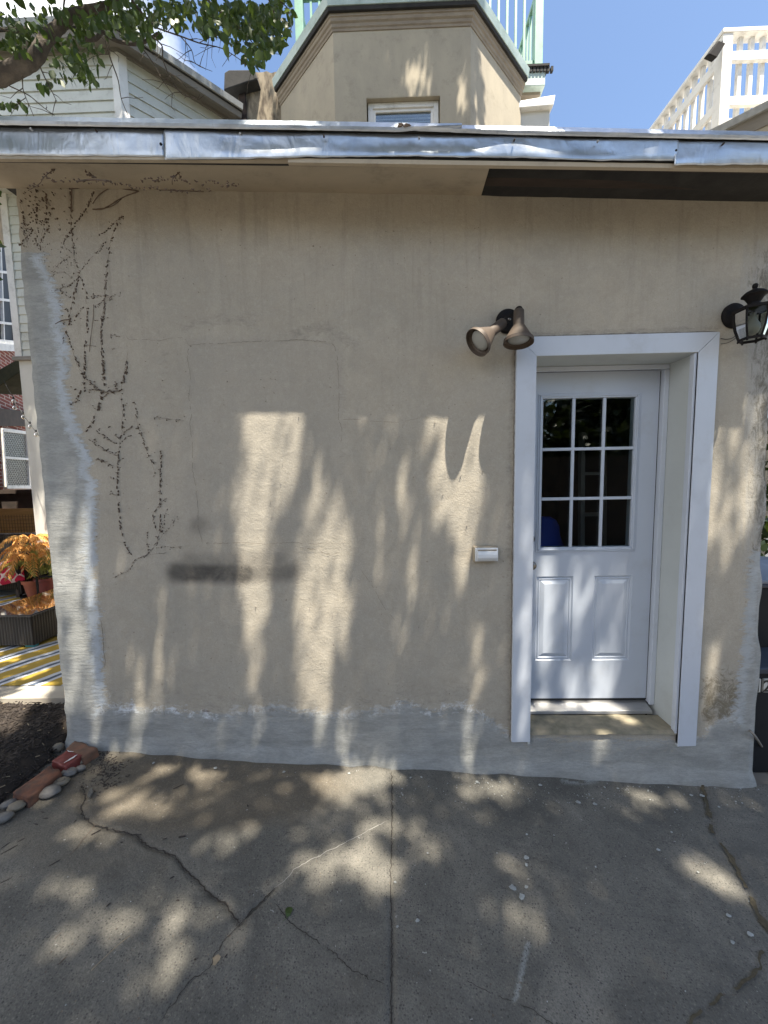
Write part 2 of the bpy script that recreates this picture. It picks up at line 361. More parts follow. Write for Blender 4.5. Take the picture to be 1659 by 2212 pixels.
# ---------------------------------------------------------------- mesh helpers
ORG = {}
def rot2(x, y, a): return x*cos(a)-y*sin(a), x*sin(a)+y*cos(a)
class MB:
    def __init__(s): s.v = []; s.f = []
    def add(s, vs, fs):
        o = len(s.v); s.v += [Vector(q) for q in vs]; s.f += [tuple(i+o for i in f) for f in fs]; return s
    def box(s, a, b, rz=0, c=None):
        x0, y0, z0 = a; x1, y1, z1 = b
        vs = [Vector((x, y, z)) for z in (z0, z1) for y in (y0, y1) for x in (x0, x1)]
        if rz:
            c = Vector(c) if c else Vector(((x0+x1)/2, (y0+y1)/2, 0)); R = Matrix.Rotation(rz, 4, 'Z')
            vs = [R@(q-c)+c for q in vs]
        return s.add(vs, [(0, 2, 3, 1), (4, 5, 7, 6), (0, 1, 5, 4), (2, 6, 7, 3), (0, 4, 6, 2), (1, 3, 7, 5)])
    def hexa(s, pts):  # 4 bottom + 4 top corners, same winding
        return s.add(pts, [(3, 2, 1, 0), (4, 5, 6, 7), (0, 1, 5, 4), (1, 2, 6, 5), (2, 3, 7, 6), (3, 0, 4, 7)])
    def beam(s, a, b, w, h, up=(0, 0, 1)):
        a, b, up = Vector(a), Vector(b), Vector(up); d = (b-a).normalized(); sd = d.cross(up).normalized()*w/2; u = sd.cross(d).normalized()*h/2
        return s.hexa([a-sd-u, a+sd-u, b+sd-u, b-sd-u, a-sd+u, a+sd+u, b+sd+u, b-sd+u])
    def prism(s, poly, ext):  # poly list of Vector, ext Vector
        n = len(poly); e = Vector(ext); poly = [Vector(p) for p in poly]
        return s.add(poly+[p+e for p in poly], [tuple(range(n))[::-1], tuple(range(n, 2*n))]+[(i, (i+1) % n, (i+1) % n+n, i+n) for i in range(n)])
    def quad(s, *p): return s.add(p, [tuple(range(len(p)))])
    def tube(s, pts, r, n=8, cap=True, squash=None):
        pts = [Vector(p) for p in pts]; rs = r if isinstance(r, (list, tuple)) else [r]*len(pts)
        o = len(s.v); prev = None
        for i, p in enumerate(pts):
            d = (pts[min(i+1, len(pts)-1)]-pts[max(i-1, 0)]); d = d.normalized() if d.length > 1e-9 else Vector((0, 0, 1))
            if prev is None: a = d.orthogonal().normalized()
            else: a = (prev - d*prev.dot(d)).normalized()
            prev = a; b = d.cross(a)
            for j in range(n):
                t = 2*pi*j/n; s.v.append(p + (a*cos(t)+b*sin(t))*rs[i])
        for i in range(len(pts)-1):
            for j in range(n):
                q = (j+1) % n; s.f.append((o+i*n+j, o+i*n+q, o+(i+1)*n+q, o+(i+1)*n+j))
        if cap:
            s.f.append(tuple(o+j for j in range(n))[::-1]); s.f.append(tuple(o+(len(pts)-1)*n+j for j in range(n)))
        return s
    def lathe(s, c, prof, n=24, axis=(0, 0, 1), cap=True, ph=0.0):  # prof (r, h)
        ax = Vector(axis).normalized(); a = ax.orthogonal().normalized()
        if abs(ax.z) > .99: a = Vector((1, 0, 0))
        b = ax.cross(a); c = Vector(c); o = len(s.v)
        for (r, h) in prof:
            for j in range(n):
                t = 2*pi*j/n+ph; s.v.append(c+ax*h+(a*cos(t)+b*sin(t))*r)
        for i in range(len(prof)-1):
            for j in range(n):
                q = (j+1) % n; s.f.append((o+i*n+j, o+i*n+q, o+(i+1)*n+q, o+(i+1)*n+j))
        if cap:
            s.f.append(tuple(o+j for j in range(n))[::-1]); s.f.append(tuple(o+(len(prof)-1)*n+j for j in range(n)))
        return s
    def blob(s, c, r, rough=.12, seg=(12, 8), rz=0, seed=0):
        c = Vector(c); o = len(s.v); nu, nv = seg
        for i in range(nv+1):
            th = pi*i/nv
            for j in range(nu):
                ph = 2*pi*j/nu; d = Vector((sin(th)*cos(ph), sin(th)*sin(ph), cos(th)))
                k = 1+rough*mnoise.noise(d*1.6+Vector((seed, seed*2.3, 0)))*2
                x, y, z = d.x*r[0]*k, d.y*r[1]*k, d.z*r[2]*k
                x, y = rot2(x, y, rz); s.v.append(c+Vector((x, y, z)))
        for i in range(nv):
            for j in range(nu):
                q = (j+1) % nu; s.f.append((o+i*nu+j, o+(i+1)*nu+j, o+(i+1)*nu+q, o+i*nu+q))
        return s
    def build(s, name, mat, parent=None, bev=0, smooth=False, sub=0):
        org = ORG.get(parent.name, Vector((0, 0, 0))) if parent else Vector((0, 0, 0))
        me = bpy.data.meshes.new(name); me.from_pydata([tuple(v-org) for v in s.v], [], s.f)
        me.validate(); me.materials.append(mat if not isinstance(mat, str) else M[mat])
        if smooth: me.shade_smooth()
        o = bpy.data.objects.new(name, me); COL.objects.link(o)
        if parent: o.parent = parent
        ORG[o.name] = org
        if bev:
            b = o.modifiers.new('bevel', 'BEVEL'); b.width = bev; b.segments = 2; b.limit_method = 'ANGLE'; b.angle_limit = radians(40)
        if sub:
            b = o.modifiers.new('sub', 'SUBSURF'); b.levels = sub; b.render_levels = sub
        return o
def tag(o, label=None, cat=None, group=None, kind=None):
    for k, v in (('label', label), ('category', cat), ('group', group), ('kind', kind)):
        if v: o[k] = v
    return o
def thing(name, loc, label, cat, group=None):
    o = bpy.data.objects.new(name, None); COL.objects.link(o); o.location = loc; o.empty_display_size = .1
    ORG[o.name] = Vector(loc); return tag(o, label, cat, group)
def catmull(pts, n=5):
    pts = [Vector(p) for p in pts]; out = []
    for i in range(len(pts)-1):
        a, b, c, d = pts[max(i-1, 0)], pts[i], pts[i+1], pts[min(i+2, len(pts)-1)]
        for j in range(n):
            t = j/n; out.append(.5*((2*b)+(-a+c)*t+(2*a-5*b+4*c-d)*t*t+(-a+3*b-3*c+d)*t**3))
    out.append(pts[-1]); return out
def sweep(mb, path, prof, closed=False):
    """profile [(out,z)] swept along xy path (outward = right-hand side of travel), mitred"""
    P = [Vector((p[0], p[1], 0)) for p in path]; o = len(mb.v); n = len(prof)
    for i, p in enumerate(P):
        d1 = (P[i]-P[i-1]).normalized() if i else (P[1]-P[0]).normalized()
        d2 = (P[i+1]-P[i]).normalized() if i < len(P)-1 else d1
        n1 = Vector((d1.y, -d1.x, 0)); n2 = Vector((d2.y, -d2.x, 0)); m = (n1+n2).normalized(); m /= max(.3, m.dot(n1))
        for (u, z) in prof: mb.v.append(p+m*u+Vector((0, 0, z)))
    for i in range(len(P)-1):
        for j in range(n):
            q = (j+1) % n; mb.f.append((o+i*n+j, o+i*n+q, o+(i+1)*n+q, o+(i+1)*n+j))
    mb.f.append(tuple(o+j for j in range(n))[::-1]); mb.f.append(tuple(o+(len(P)-1)*n+j for j in range(n)))
    return mb
def np_mesh(name, V, Fq, mat, parent=None, attrs=None, smooth=True):
    org = np.array(ORG.get(parent.name, (0, 0, 0))) if parent else np.zeros(3)
    me = bpy.data.meshes.new(name); me.vertices.add(len(V)); me.vertices.foreach_set('co', (V-org).astype(np.float32).ravel())
    k = Fq.shape[1]; me.loops.add(Fq.size); me.loops.foreach_set('vertex_index', Fq.astype(np.int32).ravel())
    me.polygons.add(len(Fq)); me.polygons.foreach_set('loop_start', np.arange(0, Fq.size, k, dtype=np.int32))
    me.polygons.foreach_set('loop_total', np.full(len(Fq), k, dtype=np.int32)); me.update(calc_edges=True)
    for nm, a in (attrs or {}).items():
        at_ = me.attributes.new(nm, 'FLOAT', 'POINT'); at_.data.foreach_set('value', a.astype(np.float32))
    me.materials.append(M[mat] if isinstance(mat, str) else mat)
    if smooth: me.shade_smooth()
    o = bpy.data.objects.new(name, me); COL.objects.link(o)
    if parent: o.parent = parent
    ORG[o.name] = Vector(org); return o
def vnoise(shape, cells, seed):
    """smooth value noise on a grid, -1..1"""
    r = np.random.default_rng(seed); g = r.uniform(-1, 1, (cells[0]+3, cells[1]+3))
    y = np.linspace(0, cells[0], shape[0]); x = np.linspace(0, cells[1], shape[1])
    yi = y.astype(int); xi = x.astype(int); fy = y-yi; fx = x-xi; fy = (fy*fy*(3-2*fy))[:, None]; fx = (fx*fx*(3-2*fx))[None]
    a = g[yi][:, xi]; b = g[yi][:, xi+1]; c = g[yi+1][:, xi]; d = g[yi+1][:, xi+1]
    return (a*(1-fx)+b*fx)*(1-fy)+(c*(1-fx)+d*fx)*fy
def seg_dist(X, Y, pts):
    D = np.full(X.shape, 1e9)
    for (x0, y0), (x1, y1) in zip(pts[:-1], pts[1:]):
        dx, dy = x1-x0, y1-y0; t = np.clip(((X-x0)*dx+(Y-y0)*dy)/(dx*dx+dy*dy+1e-9), 0, 1)
        D = np.minimum(D, np.hypot(X-x0-t*dx, Y-y0-t*dy))
    return D
def sstep(x, a, b):
    t = np.clip((x-a)/(b-a), 0, 1); return t*t*(3-2*t)
def leaves_mesh(name, P, size, mat, parent, droop=.5, seed=1):
    r = np.random.default_rng(seed); n = len(P)
    d = r.normal(size=(n, 3)); d[:, 2] -= droop*1.5; d /= np.linalg.norm(d, axis=1)[:, None]
    q = r.normal(size=(n, 3)); q -= d*(q*d).sum(1)[:, None]; q /= np.linalg.norm(q, axis=1)[:, None]
    nn = np.cross(d, q); L = size*r.uniform(.65, 1.25, n)[:, None]; W = L*.33
    f = .12
    V = np.stack([P, P+d*L*.3+q*W+nn*W*f, P+d*L*.68+q*W*.75+nn*W*f, P+d*L, P+d*L*.68-q*W*.75+nn*W*f, P+d*L*.3-q*W+nn*W*f], 1).reshape(-1, 3)
    b = (np.arange(n)*6)[:, None]
    Fq = np.concatenate([b+np.array([[0, 1, 2, 3]]), b+np.array([[0, 3, 4, 5]])])
    return np_mesh(name, V, Fq, mat, parent, smooth=False)

# ================================================================ SETTING
g = MB(); 
for (x0, x1) in ((-150, -2.3), (-2.3, 6), (6, 150)):
    g.quad((x0, -150, gz(x0)-.03), (x1, -150, gz(x1)-.03), (x1, 150, gz(x1)-.03), (x0, 150, gz(x0)-.03))
tag(g.build('ground', 'earth'), kind='structure')

# driveway slab: fine grid in front of the wall
def zpoly(z_list, f): return [f(x, y) for x, y in z_list]
gl = lambda x, y: (x*.52, 1592.6+y*.52)
gr = lambda x, y: (796.3+x*.52, 1592.6+y*.52)
CR = {
 'a': [gl(*p) for p in [(345,200),(355,255),(335,290),(345,325),(380,360),(430,375),(500,390),(570,410),(610,450),(670,470),(730,495),(760,540),(820,595),(870,650),(940,695),(975,750),(1003,770)]],
 'b': [gl(*p) for p in [(1003,770),(1050,715),(1100,670),(1140,625)]],
 'c': [gl(*p) for p in [(1140,625),(1180,600),(1220,550),(1290,510),(1400,455),(1500,405),(1610,345)]],
 'd': [gl(*p) for p in [(1003,770),(940,835),(900,890),(870,960),(790,1010),(740,1080),(660,1185)]],
 'e': [gl(*p) for p in [(1110,680),(1145,690),(1200,765),(1260,810),(1330,855),(1400,905),(1450,960),(1530,1000),(1610,1030)]],
 'f': [gr(*p) for p in [(120,955),(200,955),(250,940),(330,970),(420,1020),(470,1045),(600,1100),(680,1130),(760,1190),(900,1290)]],
 'g': [gr(*p) for p in [(1385,190),(1390,215),(1410,300),(1430,400),(1500,490),(1540,570),(1580,650),(1610,720),(1650,780),(1700,850),(1800,980)]],
 'h': [gr(*p) for p in [(1700,850),(1659,870),(1625,900),(1625,950),(1590,1000),(1520,1045),(1460,1075),(1440,1100),(1380,1130),(1340,1180),(1300,1280)]],
 'j': [(846,1664),(847,1760),(844,1900),(846,2050),(845,2212),(846,2400)],
 'k': [gl(*p) for p in [(250,300+60),(235,420),(160,470),(80,520)]],
}
CW = {k: [(p.x, p.y) for p in (atg(*q) for q in v)] for k, v in CR.items()}
nx, ny = 560, 260
xs = np.linspace(-3.7, 3.5, nx); ys = np.linspace(-2.6, .02, ny)
X, Y = np.meshgrid(xs, ys)
Z = -0.1065-0.0602*X + vnoise((ny, nx), (3, 8), 1)*.006 + vnoise((ny, nx), (18, 50), 2)*.0022
for k, dep, wd in (('a', .012, .013), ('b', .010, .011), ('d', .004, .011), ('j', .010, .012), ('g', .005, .02), ('h', .004, .015), ('e', .003, .01)):
    Z -= dep*(1-sstep(seg_dist(X, Y, CW[k]), .002, wd))
# slabs heave a little against each other along the long crack
px, py, _ = proj(np.stack([X, Y, Z], -1))
brown = (1-sstep(np.hypot((px-470)/330, (py-1690)/110), .5, 1.25)) + .5*(1-sstep(np.hypot((px-200)/260, (py-1780)/150), .5, 1.3))
paint = (1-sstep(np.hypot((px-1250)/60, (py-1685)/14), .3, 1))*.55*(vnoise((ny, nx), (60, 140), 5) > -.2)
paint += (1-sstep(np.abs(px-(1140-(py-2040)*.22)), 2, 7))*(py > 2035)*(py < 2165)*.5
idx = np.arange(nx*ny).reshape(ny, nx)
Fq = np.stack([idx[:-1, :-1], idx[:-1, 1:], idx[1:, 1:], idx[1:, :-1]], -1).reshape(-1, 4)
tag(np_mesh('driveway', np.stack([X, Y, Z], -1).reshape(-1, 3), Fq, 'concrete', None, {'brown': np.clip(brown, 0, 1.2).ravel(), 'paint': np.clip(paint, 0, 1).ravel()}), kind='structure')

def ribbon(mb, pts, w, dz, ground=True, sub=.012, jit=1.0, lift=None, gap=0.0):
    """ragged strip lying on a surface; pts in world, w=(min,max) half widths"""
    pts = [Vector(p) for p in pts]; P = []
    for a, b in zip(pts[:-1], pts[1:]):
        n = max(1, int((b-a).length/sub)); P += [a.lerp(b, i/n) for i in range(n)]
    P.append(pts[-1]); prev = None; ph = random.uniform(0, 90)
    nrm = Vector((0, 0, 1)) if ground else Vector((0, -1, 0))
    for i, p in enumerate(P):
        d = (P[min(i+1, len(P)-1)]-P[max(i-1, 0)]).normalized(); sd = d.cross(nrm).normalized()
        k = mnoise.noise(Vector((i*.22+ph, 0, 0)))*.5+.5; hw = w[0]+(w[1]-w[0])*k
        endf = min(1, i/4+.15, (len(P)-1-i)/4+.15)
        off = sd*jit*(mnoise.noise(Vector((i*.35+ph, 7, 0)))*.006+random.uniform(-.001, .001))
        a = p+off+sd*hw*endf*random.uniform(.6, 1.1)+nrm*dz; b = p+off-sd*hw*endf*random.uniform(.6, 1.1)+nrm*dz
        mb.v += [a, b]
        if prev is not None and not (gap and mnoise.noise(Vector((i*.13+ph, 3, 0))) < gap-1):
            mb.f.append((prev, prev+1, prev+3, prev+2))
        prev = len(mb.v)-2
    return mb
def gcrack(key, w, dz=.0012):
    return [Vector((x, y, -0.1065-0.0602*x)) for x, y in CW[key]], w
cm = MB()
for key, w in (('a', (.0008, .0055)), ('b', (.0015, .0045)), ('d', (.0003, .0024)), ('e', (.0003, .0026)), ('f', (.0003, .0018)), ('j', (.0010, .0026))):
    ribbon(cm, gcrack(key, w)[0], w, -.001 if key in 'abj' else .0008, sub=.007, jit=1.5, gap=0 if key in 'abj' else .8)
tag(cm.build('driveway_cracks', 'crack'), kind='structure')
cm = MB(); ribbon(cm, gcrack('c', 0)[0], (.0006, .003), .001); 
tag(cm.build('driveway_pale_cracks', 'limegrout'), kind='structure')
cm = MB()
for key, w in (('g', (.001, .020)), ('h', (.0006, .009))): ribbon(cm, gcrack(key, w)[0], w, .001, jit=1.3, gap=.80, sub=.012)
tag(cm.build('driveway_mossy_joint', 'moss'), kind='structure')

# yard behind on the left: paving strip and earth
tag(MB().box((-9, atg(0, 1509, flat=.045).y, -.02), (-2.02, 9.5, .045)).build('path', 'slabpale'), kind='structure')

# ================================================================ STUCCO BUILDING
house = thing('stucco_building', (0, 0, 0), 'single storey tan stucco extension with flat roof, grey skim patches and a white door', 'building')
XL, XR = -2.0, 2.10
def ztop(x): return 3.206 + (x+1.993)*(3.006-3.206)/3.962
OX0, OX1, OZ0, OZ1 = 0.786, 1.640, 0.112, 2.256        # door opening
xs = np.unique(np.concatenate([np.linspace(XL, OX0, 250), np.linspace(OX0, OX1, 60), np.linspace(OX1, XR, 46)]))
nz_ = 300
zn = np.linspace(0, 1, nz_)
nxw = len(xs)
Xw = np.tile(xs, (nz_, 1)); Zw = np.zeros_like(Xw)
for i, x in enumerate(xs):
    zb = -0.1065-0.0602*x-.03; zt = ztop(x)+.04
    col = zb+(zt-zb)*zn
    if OX0-1e-6 <= x <= OX1+1e-6:
        i0 = np.argmin(abs(col-OZ0)); i1 = np.argmin(abs(col-OZ1))
    Zw[:, i] = col
zi0 = int(np.argmin(abs(Zw[:, np.argmin(abs(xs-1.2))]-OZ0))); zi1 = int(np.argmin(abs(Zw[:, np.argmin(abs(xs-1.2))]-OZ1)))
# make the opening's rows exactly level
inx = (xs >= OX0-1e-6) & (xs <= OX1+1e-6)
for i in np.where(inx)[0]:
    c = Zw[:, i]; zb, zt = c[0], c[-1]
    Zw[:, i] = np.interp(np.arange(nz_), [0, zi0, zi1, nz_-1], [zb, OZ0, OZ1, zt])
P3 = np.stack([Xw, np.zeros_like(Xw), Zw], -1)
pxw, pyw, _ = proj(P3)
# --- boundaries of the skim coats in picture units, turned to metres on the wall
mpp = 1/383.
gb = [(97,540),(97,576),(121,607),(124,641),(133,669),(136,710),(145,748),(148,796),(139,824),(152,869),(169,924),(176,952),(192,972),(194,1003),(190,1031),(208,1038),(205,1128),(206,1200),(207,1269),(214,1338),(221,1407),(224,1476),(229,1530)]
by = np.array([p[1] for p in gb]); bx = np.array([p[0] for p in gb])
sdl = (pxw-np.interp(pyw, by, bx))*mpp
sdl = np.where(pyw < 548, np.maximum(sdl, (548-pyw)*mpp), sdl)
tb = [(0,1530),(228,1527),(350,1532),(480,1545),(600,1525),(700,1543),(840,1532),(880,1518),(930,1535),(1000,1520),(1060,1558),(1105,1592),(1500,1600),(1520,1590),(1545,1560),(1565,1550),(1660,1550)]
sdb = (np.interp(pxw, [p[0] for p in tb], [p[1] for p in tb])-pyw)*mpp
rb = [(975,1640),(1100,1634),(1200,1622),(1241,1616),(1300,1608),(1355,1606),(1436,1598),(1496,1589),(1530,1586),(1600,1580)]
sdr = (np.interp(pyw, [p[0] for p in rb], [p[1] for p in rb])-pxw)*mpp
sdr = np.where(pyw < 1190, np.maximum(sdr, (1190-pyw)*mpp*.5), sdr)
sd = np.minimum(np.minimum(sdl, sdb), sdr)
fringe = np.clip((1-sstep(sdl-np.minimum(sdb, 9), -.03, .03)) + (1-sstep(np.abs(sdb), .0, .05))*.0, 0, 1)*sstep(pyw, 540, 560)
fringe = np.maximum(fringe, (sdr < sdb)*1.0*(pxw > 1500)*.55)
scrap = (1-sstep(np.abs(sdb), .05, .12))*((pxw < 470)*1.0+(pxw >= 470)*.45+((pxw > 850) & (pxw < 1060))*.35)
scrap = np.where((pxw > 1100) & (pxw < 1500), 0, scrap)
cls = [(410,742),(735,742),(735,1175),(430,1175)]
patch = sstep(pxw, 360, 440)*(1-sstep(pxw, 715, 770))*sstep(pyw, 690, 760)*(1-sstep(pyw, 1120, 1200))
soot = .97*(1-sstep(seg_dist(pxw, pyw*1.0, [(382,1236),(530,1239)]), 9, 33))
soot = np.maximum(soot, .62*(1-sstep(seg_dist(pxw, pyw, [(520,1240),(632,1236)]), 5, 32)))
soot = np.maximum(soot, .42*(1-sstep(seg_dist(pxw, pyw, [(410,1215),(600,1212)]), 4, 34)))
soot = np.maximum(soot, .45*(1-sstep(np.hypot((pxw-430)/36, (pyw-1135)/30), .2, 1)))
dirt = sstep(pxw, 1560, 1655)*(1-sstep(pyw, 1250, 1420)*.3)*sstep(pyw, 430, 600)*.82
mould = sstep(pxw, 1490, 1530)*sstep(pyw, 1340, 1520)*(1-sstep(pyw, 1545, 1590)) + .35*(1-sstep(np.abs(pyw-1500), 10, 60))*(pxw > 230)*(pxw < 420)*.8
smudge = .62*(1-sstep(seg_dist(pxw, pyw, [(400,706),(470,690),(545,694)]), 0, 40))
smudge = np.maximum(smudge, .68*(1-sstep(seg_dist(pxw, pyw, [(640,722),(700,705),(765,745)]), 0, 38)))
smudge = np.maximum(smudge, .55*(1-sstep(seg_dist(pxw, pyw, [(355,760),(350,840),(380,880)]), 2, 26)))
smudge = np.maximum(smudge, .5*(1-sstep(seg_dist(pxw, pyw, [(735,1040),(745,900),(740,780)]), 2, 20)))
smudge = np.maximum(smudge, .6*(1-sstep(seg_dist(pxw, pyw, [(1108,760),(1100,1000),(1098,1300),(1100,1580)]), 1, 16)))
smudge = np.maximum(smudge, .7*(1-sstep(seg_dist(pxw, pyw, [(1117,722),(1300,716),(1555,708)]), 0, 12)))
smudge = np.maximum(smudge, .5*(1-sstep(np.abs(sdb-.06), .02, .16)))
runoff = (1-sstep(pyw, 430, 900))*.8+.2
thick = (1-sstep(sd, -.03, .02))*.004
Yw = -thick + vnoise(Xw.shape, (9, 12), 11)*.0045 + vnoise(Xw.shape, (40, 55), 12)*.0016
edge = np.minimum(np.abs(xs-OX0), np.abs(xs-OX1))
nearhole = (np.interp(Xw, [OX0-.1, OX0, OX1, OX1+.1], [0, 1, 1, 0])*((Zw > OZ0-.02) & (Zw < OZ1+.1)))
Yw = Yw*(1-nearhole)
# ragged arrises and flared foot
Xw = Xw.copy()
lw = (1-sstep(Xw-XL, 0, .06)); Xw -= lw*(.008+.005*vnoise(Xw.shape, (60, 2), 13)); Yw += lw**3*.012
rw_ = (1-sstep(XR-Xw, 0, .06)); Xw += rw_*(-.05*sstep(Zw, .0, 2.2)+.014*vnoise(Xw.shape, (24, 2), 14)) ; Yw += rw_**3*.012
foot = (1-sstep(Zw-(-0.1065-0.0602*Xw), 0, .10)); Yw -= foot*.018*(1+.6*vnoise(Xw.shape, (2, 30), 15)); Xw += rw_*foot*.02
V = np.stack([Xw, Yw, Zw], -1).reshape(-1, 3)
idx = np.arange(nxw*nz_).reshape(nz_, nxw)
Fq = np.stack([idx[:-1, :-1], idx[:-1, 1:], idx[1:, 1:], idx[1:, :-1]], -1)
mask = np.ones(Fq.shape[:2], bool)
cols = np.where((xs[:-1] >= OX0-1e-6) & (xs[1:] <= OX1+1e-6))[0]
mask[zi0:zi1, cols[0]:cols[-1]+1] = False
np_mesh('wall', V, Fq[mask], 'wall', house, {'sd_grey': sd.ravel(), 'fringe': fringe.ravel(), 'scrap': scrap.ravel(), 'patch': patch.ravel(),
        'soot': soot.ravel(), 'dirt': dirt.ravel(), 'mould': np.clip(mould, 0, 1).ravel(), 'smudge': np.clip(smudge, 0, 1).ravel(), 'runoff': runoff.ravel()})
# side and rear walls
sw = MB(); DEP = 2.3
sw.box((XL-.008, .014, -.2), (XL+.2, DEP, 3.10)); sw.box((XR-.26, .014, -.4), (XR-.06, DEP, 2.95)); sw.box((XL+.2, DEP-.2, -.3), (XR-.26, DEP, 3.0))
sw.build('side_wall', 'bay', house)
# interior
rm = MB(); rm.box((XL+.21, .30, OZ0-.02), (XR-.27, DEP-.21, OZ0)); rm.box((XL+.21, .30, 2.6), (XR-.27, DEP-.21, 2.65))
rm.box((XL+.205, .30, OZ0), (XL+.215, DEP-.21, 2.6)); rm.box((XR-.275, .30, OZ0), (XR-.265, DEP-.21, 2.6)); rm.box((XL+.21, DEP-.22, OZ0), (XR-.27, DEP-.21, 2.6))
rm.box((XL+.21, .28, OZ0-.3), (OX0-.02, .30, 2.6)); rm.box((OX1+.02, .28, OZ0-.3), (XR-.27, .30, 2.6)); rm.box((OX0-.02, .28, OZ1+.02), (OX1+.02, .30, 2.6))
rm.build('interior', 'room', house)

# hairline cracks on the wall
w8 = lambda x, y: at(199+x*.4, 597+y*.4, 0)
for pts, wd in (([(185,320),(205,345),(290,342),(365,350),(430,335),(500,332),(525,375)], (.0004, .0009)),
    ([(525,375),(610,365),(700,365),(820,355),(930,352),(1030,350),(1105,343),(1200,350),(1290,358),(1310,380),(1325,440),(1332,560),(1335,660),(1330,770),(1350,820),(1345,900)], (.0005, .0012)),
    ([(525,375),(518,450),(538,560),(525,650),(540,750),(530,800),(545,900),(545,1050),(560,1120),(575,1250),(575,1350),(600,1440)], (.0005, .0012)),
    ([(600,1440),(740,1440),(800,1435),(940,1445),(1080,1435),(1200,1445),(1260,1440)], (.0004, .0011)),
    ([(1330,773),(1455,773)], (.0005, .0011)), ([(1090,1460),(1215,1475),(1270,1500),(1340,1490)], (.0006, .0020)),
    ([(1460,780),(1650,790),(1800,760),(1950,770)], (.0003, .0007)), ([(1450,1580),(1520,1680),(1580,1790),(1640,1860)], (.0003, .0008))):
    cw = MB(); ribbon(cw, [w8(*p) for p in pts], (wd[0]*.5, wd[1]*1.15), .0065, ground=False, sub=.005, jit=.7, gap=.84); cw.build('hairline_crack', 'crackw', house)
w5 = lambda x, y: at(x/2.887, 1061.7+y/2.887, 0)
cw = MB(); ribbon(cw, [w5(*p) for p in [(640,800),(650,900),(655,1000),(665,1050),(660,1095)]], (.0008, .0022), .010, ground=False, sub=.006, jit=.4)
cw.build('hairline_crack', 'crackw', house)

# ---- roof: soffit, timbers, fascia
YF = -.33
def row(pts, Y): return [at(x, y, Y) for x, y in pts]
sf = MB(); a, b, c, d = at(-60, 339, YF+.03), at(1058, 360, YF+.03), at(1040, 421, -.001), at(-140, 404, -.001)
a2 = Vector((-2.35, YF+.03, a.z+.02)); d2 = Vector((-2.35, .02, d.z+.0))
c.y = d2.y = -.0
sf.hexa([a2, b, Vector((c.x, .01, c.z)), Vector((-2.35, .01, ztop(-2.35))), a2+Vector((0, 0, .012)), b+Vector((0, 0, .012)), Vector((c.x, .01, c.z+.012)), Vector((-2.35, .01, ztop(-2.35)+.012))])
sf.build('soffit_board', 'soffit', house)
# battens under the fascia
bt = MB(); p0, p1, p2 = at(-80, 341, YF+.012), at(625, 345, YF+.012), at(1760, 366, YF+.012)
bt.beam(p0, p1, .018, .020); bt.build('batten', 'soffit', house)
bt = MB(); bt.beam(at(623, 349.5, YF+.008), p2, .018, .018); bt.build('batten', 'soffit', house)
# bare timbers where the soffit board has gone
tb_ = MB(); XA = at(1050, 390, -.17).x; XB = 2.5
for yy, hh, dz_ in ((-.27, .05, .02), (-.19, .05, .055), (-.10, .055, .03), (-.025, .05, .03)):
    z0 = lambda x: ztop(x)+(yy/.33)*.075+dz_
    tb_.beam((XA-.05, yy, z0(XA)+.02), (XB, yy, z0(XB)+.02), hh, .05)
tb_.build('roof_timber', 'oldwood', house, .003)
tb_ = MB(); tb_.hexa([Vector((XA-.4, YF+.05, ztop(XA)+.09)), Vector((XB, YF+.05, ztop(XB)+.09)), Vector((XB, .0, ztop(XB)+.13)), Vector((XA-.4, .0, ztop(XA)+.13)),
   Vector((XA-.4, YF+.05, ztop(XA)+.10)), Vector((XB, YF+.05, ztop(XB)+.10)), Vector((XB, .0, ztop(XB)+.14)), Vector((XA-.4, .0, ztop(XA)+.14))])
tb_.build('roof_boarding', 'darkwood', house)
# fascia core board
fc = MB(); fc.hexa([at(-160, 338, YF+.004), at(1820, 360, YF+.004), at(1820, 360, YF+.004)+Vector((0, .03, 0)), at(-160, 338, YF+.004)+Vector((0, .03, 0)),
    at(-160, 262, YF+.004), at(1820, 302, YF+.004), at(1820, 302, YF+.004)+Vector((0, .03, 0)), at(-160, 262, YF+.004)+Vector((0, .03, 0))])
fc.build('fascia_board', 'tar', house)
# flashing: three lapped, dented sheets
def sheet(x0, x1, ptop, pbot, Yo, seed, name='flashing', mat='metal', amp=.008, kick=-.004):
    nxs = max(20, int((x1-x0)/5)); nys = 14; V = []; r0_ = seed*17.3
    for j in range(nys+1):
        v = j/nys
        for i in range(nxs+1):
            x = x0+(x1-x0)*i/nxs; y = np.interp(x, *zip(*ptop))*(v)+np.interp(x, *zip(*pbot))*(1-v)
            if v == 0: y += mnoise.noise(Vector((x*.03+r0_, 0, 0)))*2.2
            p = at(x, y, Yo)
            n1 = mnoise.noise(Vector((p.x*2.3+r0_, p.z*5, 0)))*amp*1.6; n2 = mnoise.noise(Vector((p.x*8+r0_, p.z*9, 4)))*amp*.7
            n3 = abs(mnoise.noise(Vector((p.x*5.5+r0_, p.z*14+p.x*5, 9))))*amp*.8
            edge_ = 1-abs(2*v-1)**3
            p.y += (n1*.9+n2*.22-n3*.25)*min(1, .25+v*1.6)*(.35+.65*edge_) - (max(0, .18-v)/.18)*kick + (max(0, v-.86)/.14)*.008
            V.append(p)
    mb = MB(); mb.v = V
    for j in range(nys):
        for i in range(nxs): k = j*(nxs+1)+i; mb.f.append((k, k+1, k+nxs+2, k+nxs+1))
    o = mb.build(name, mat, house, smooth=True); s_ = o.modifiers.new('thick', 'SOLIDIFY'); s_.thickness = .0015; return o
top = [(-200, 264), (0, 271), (990, 287), (1659, 305), (1900, 311)]
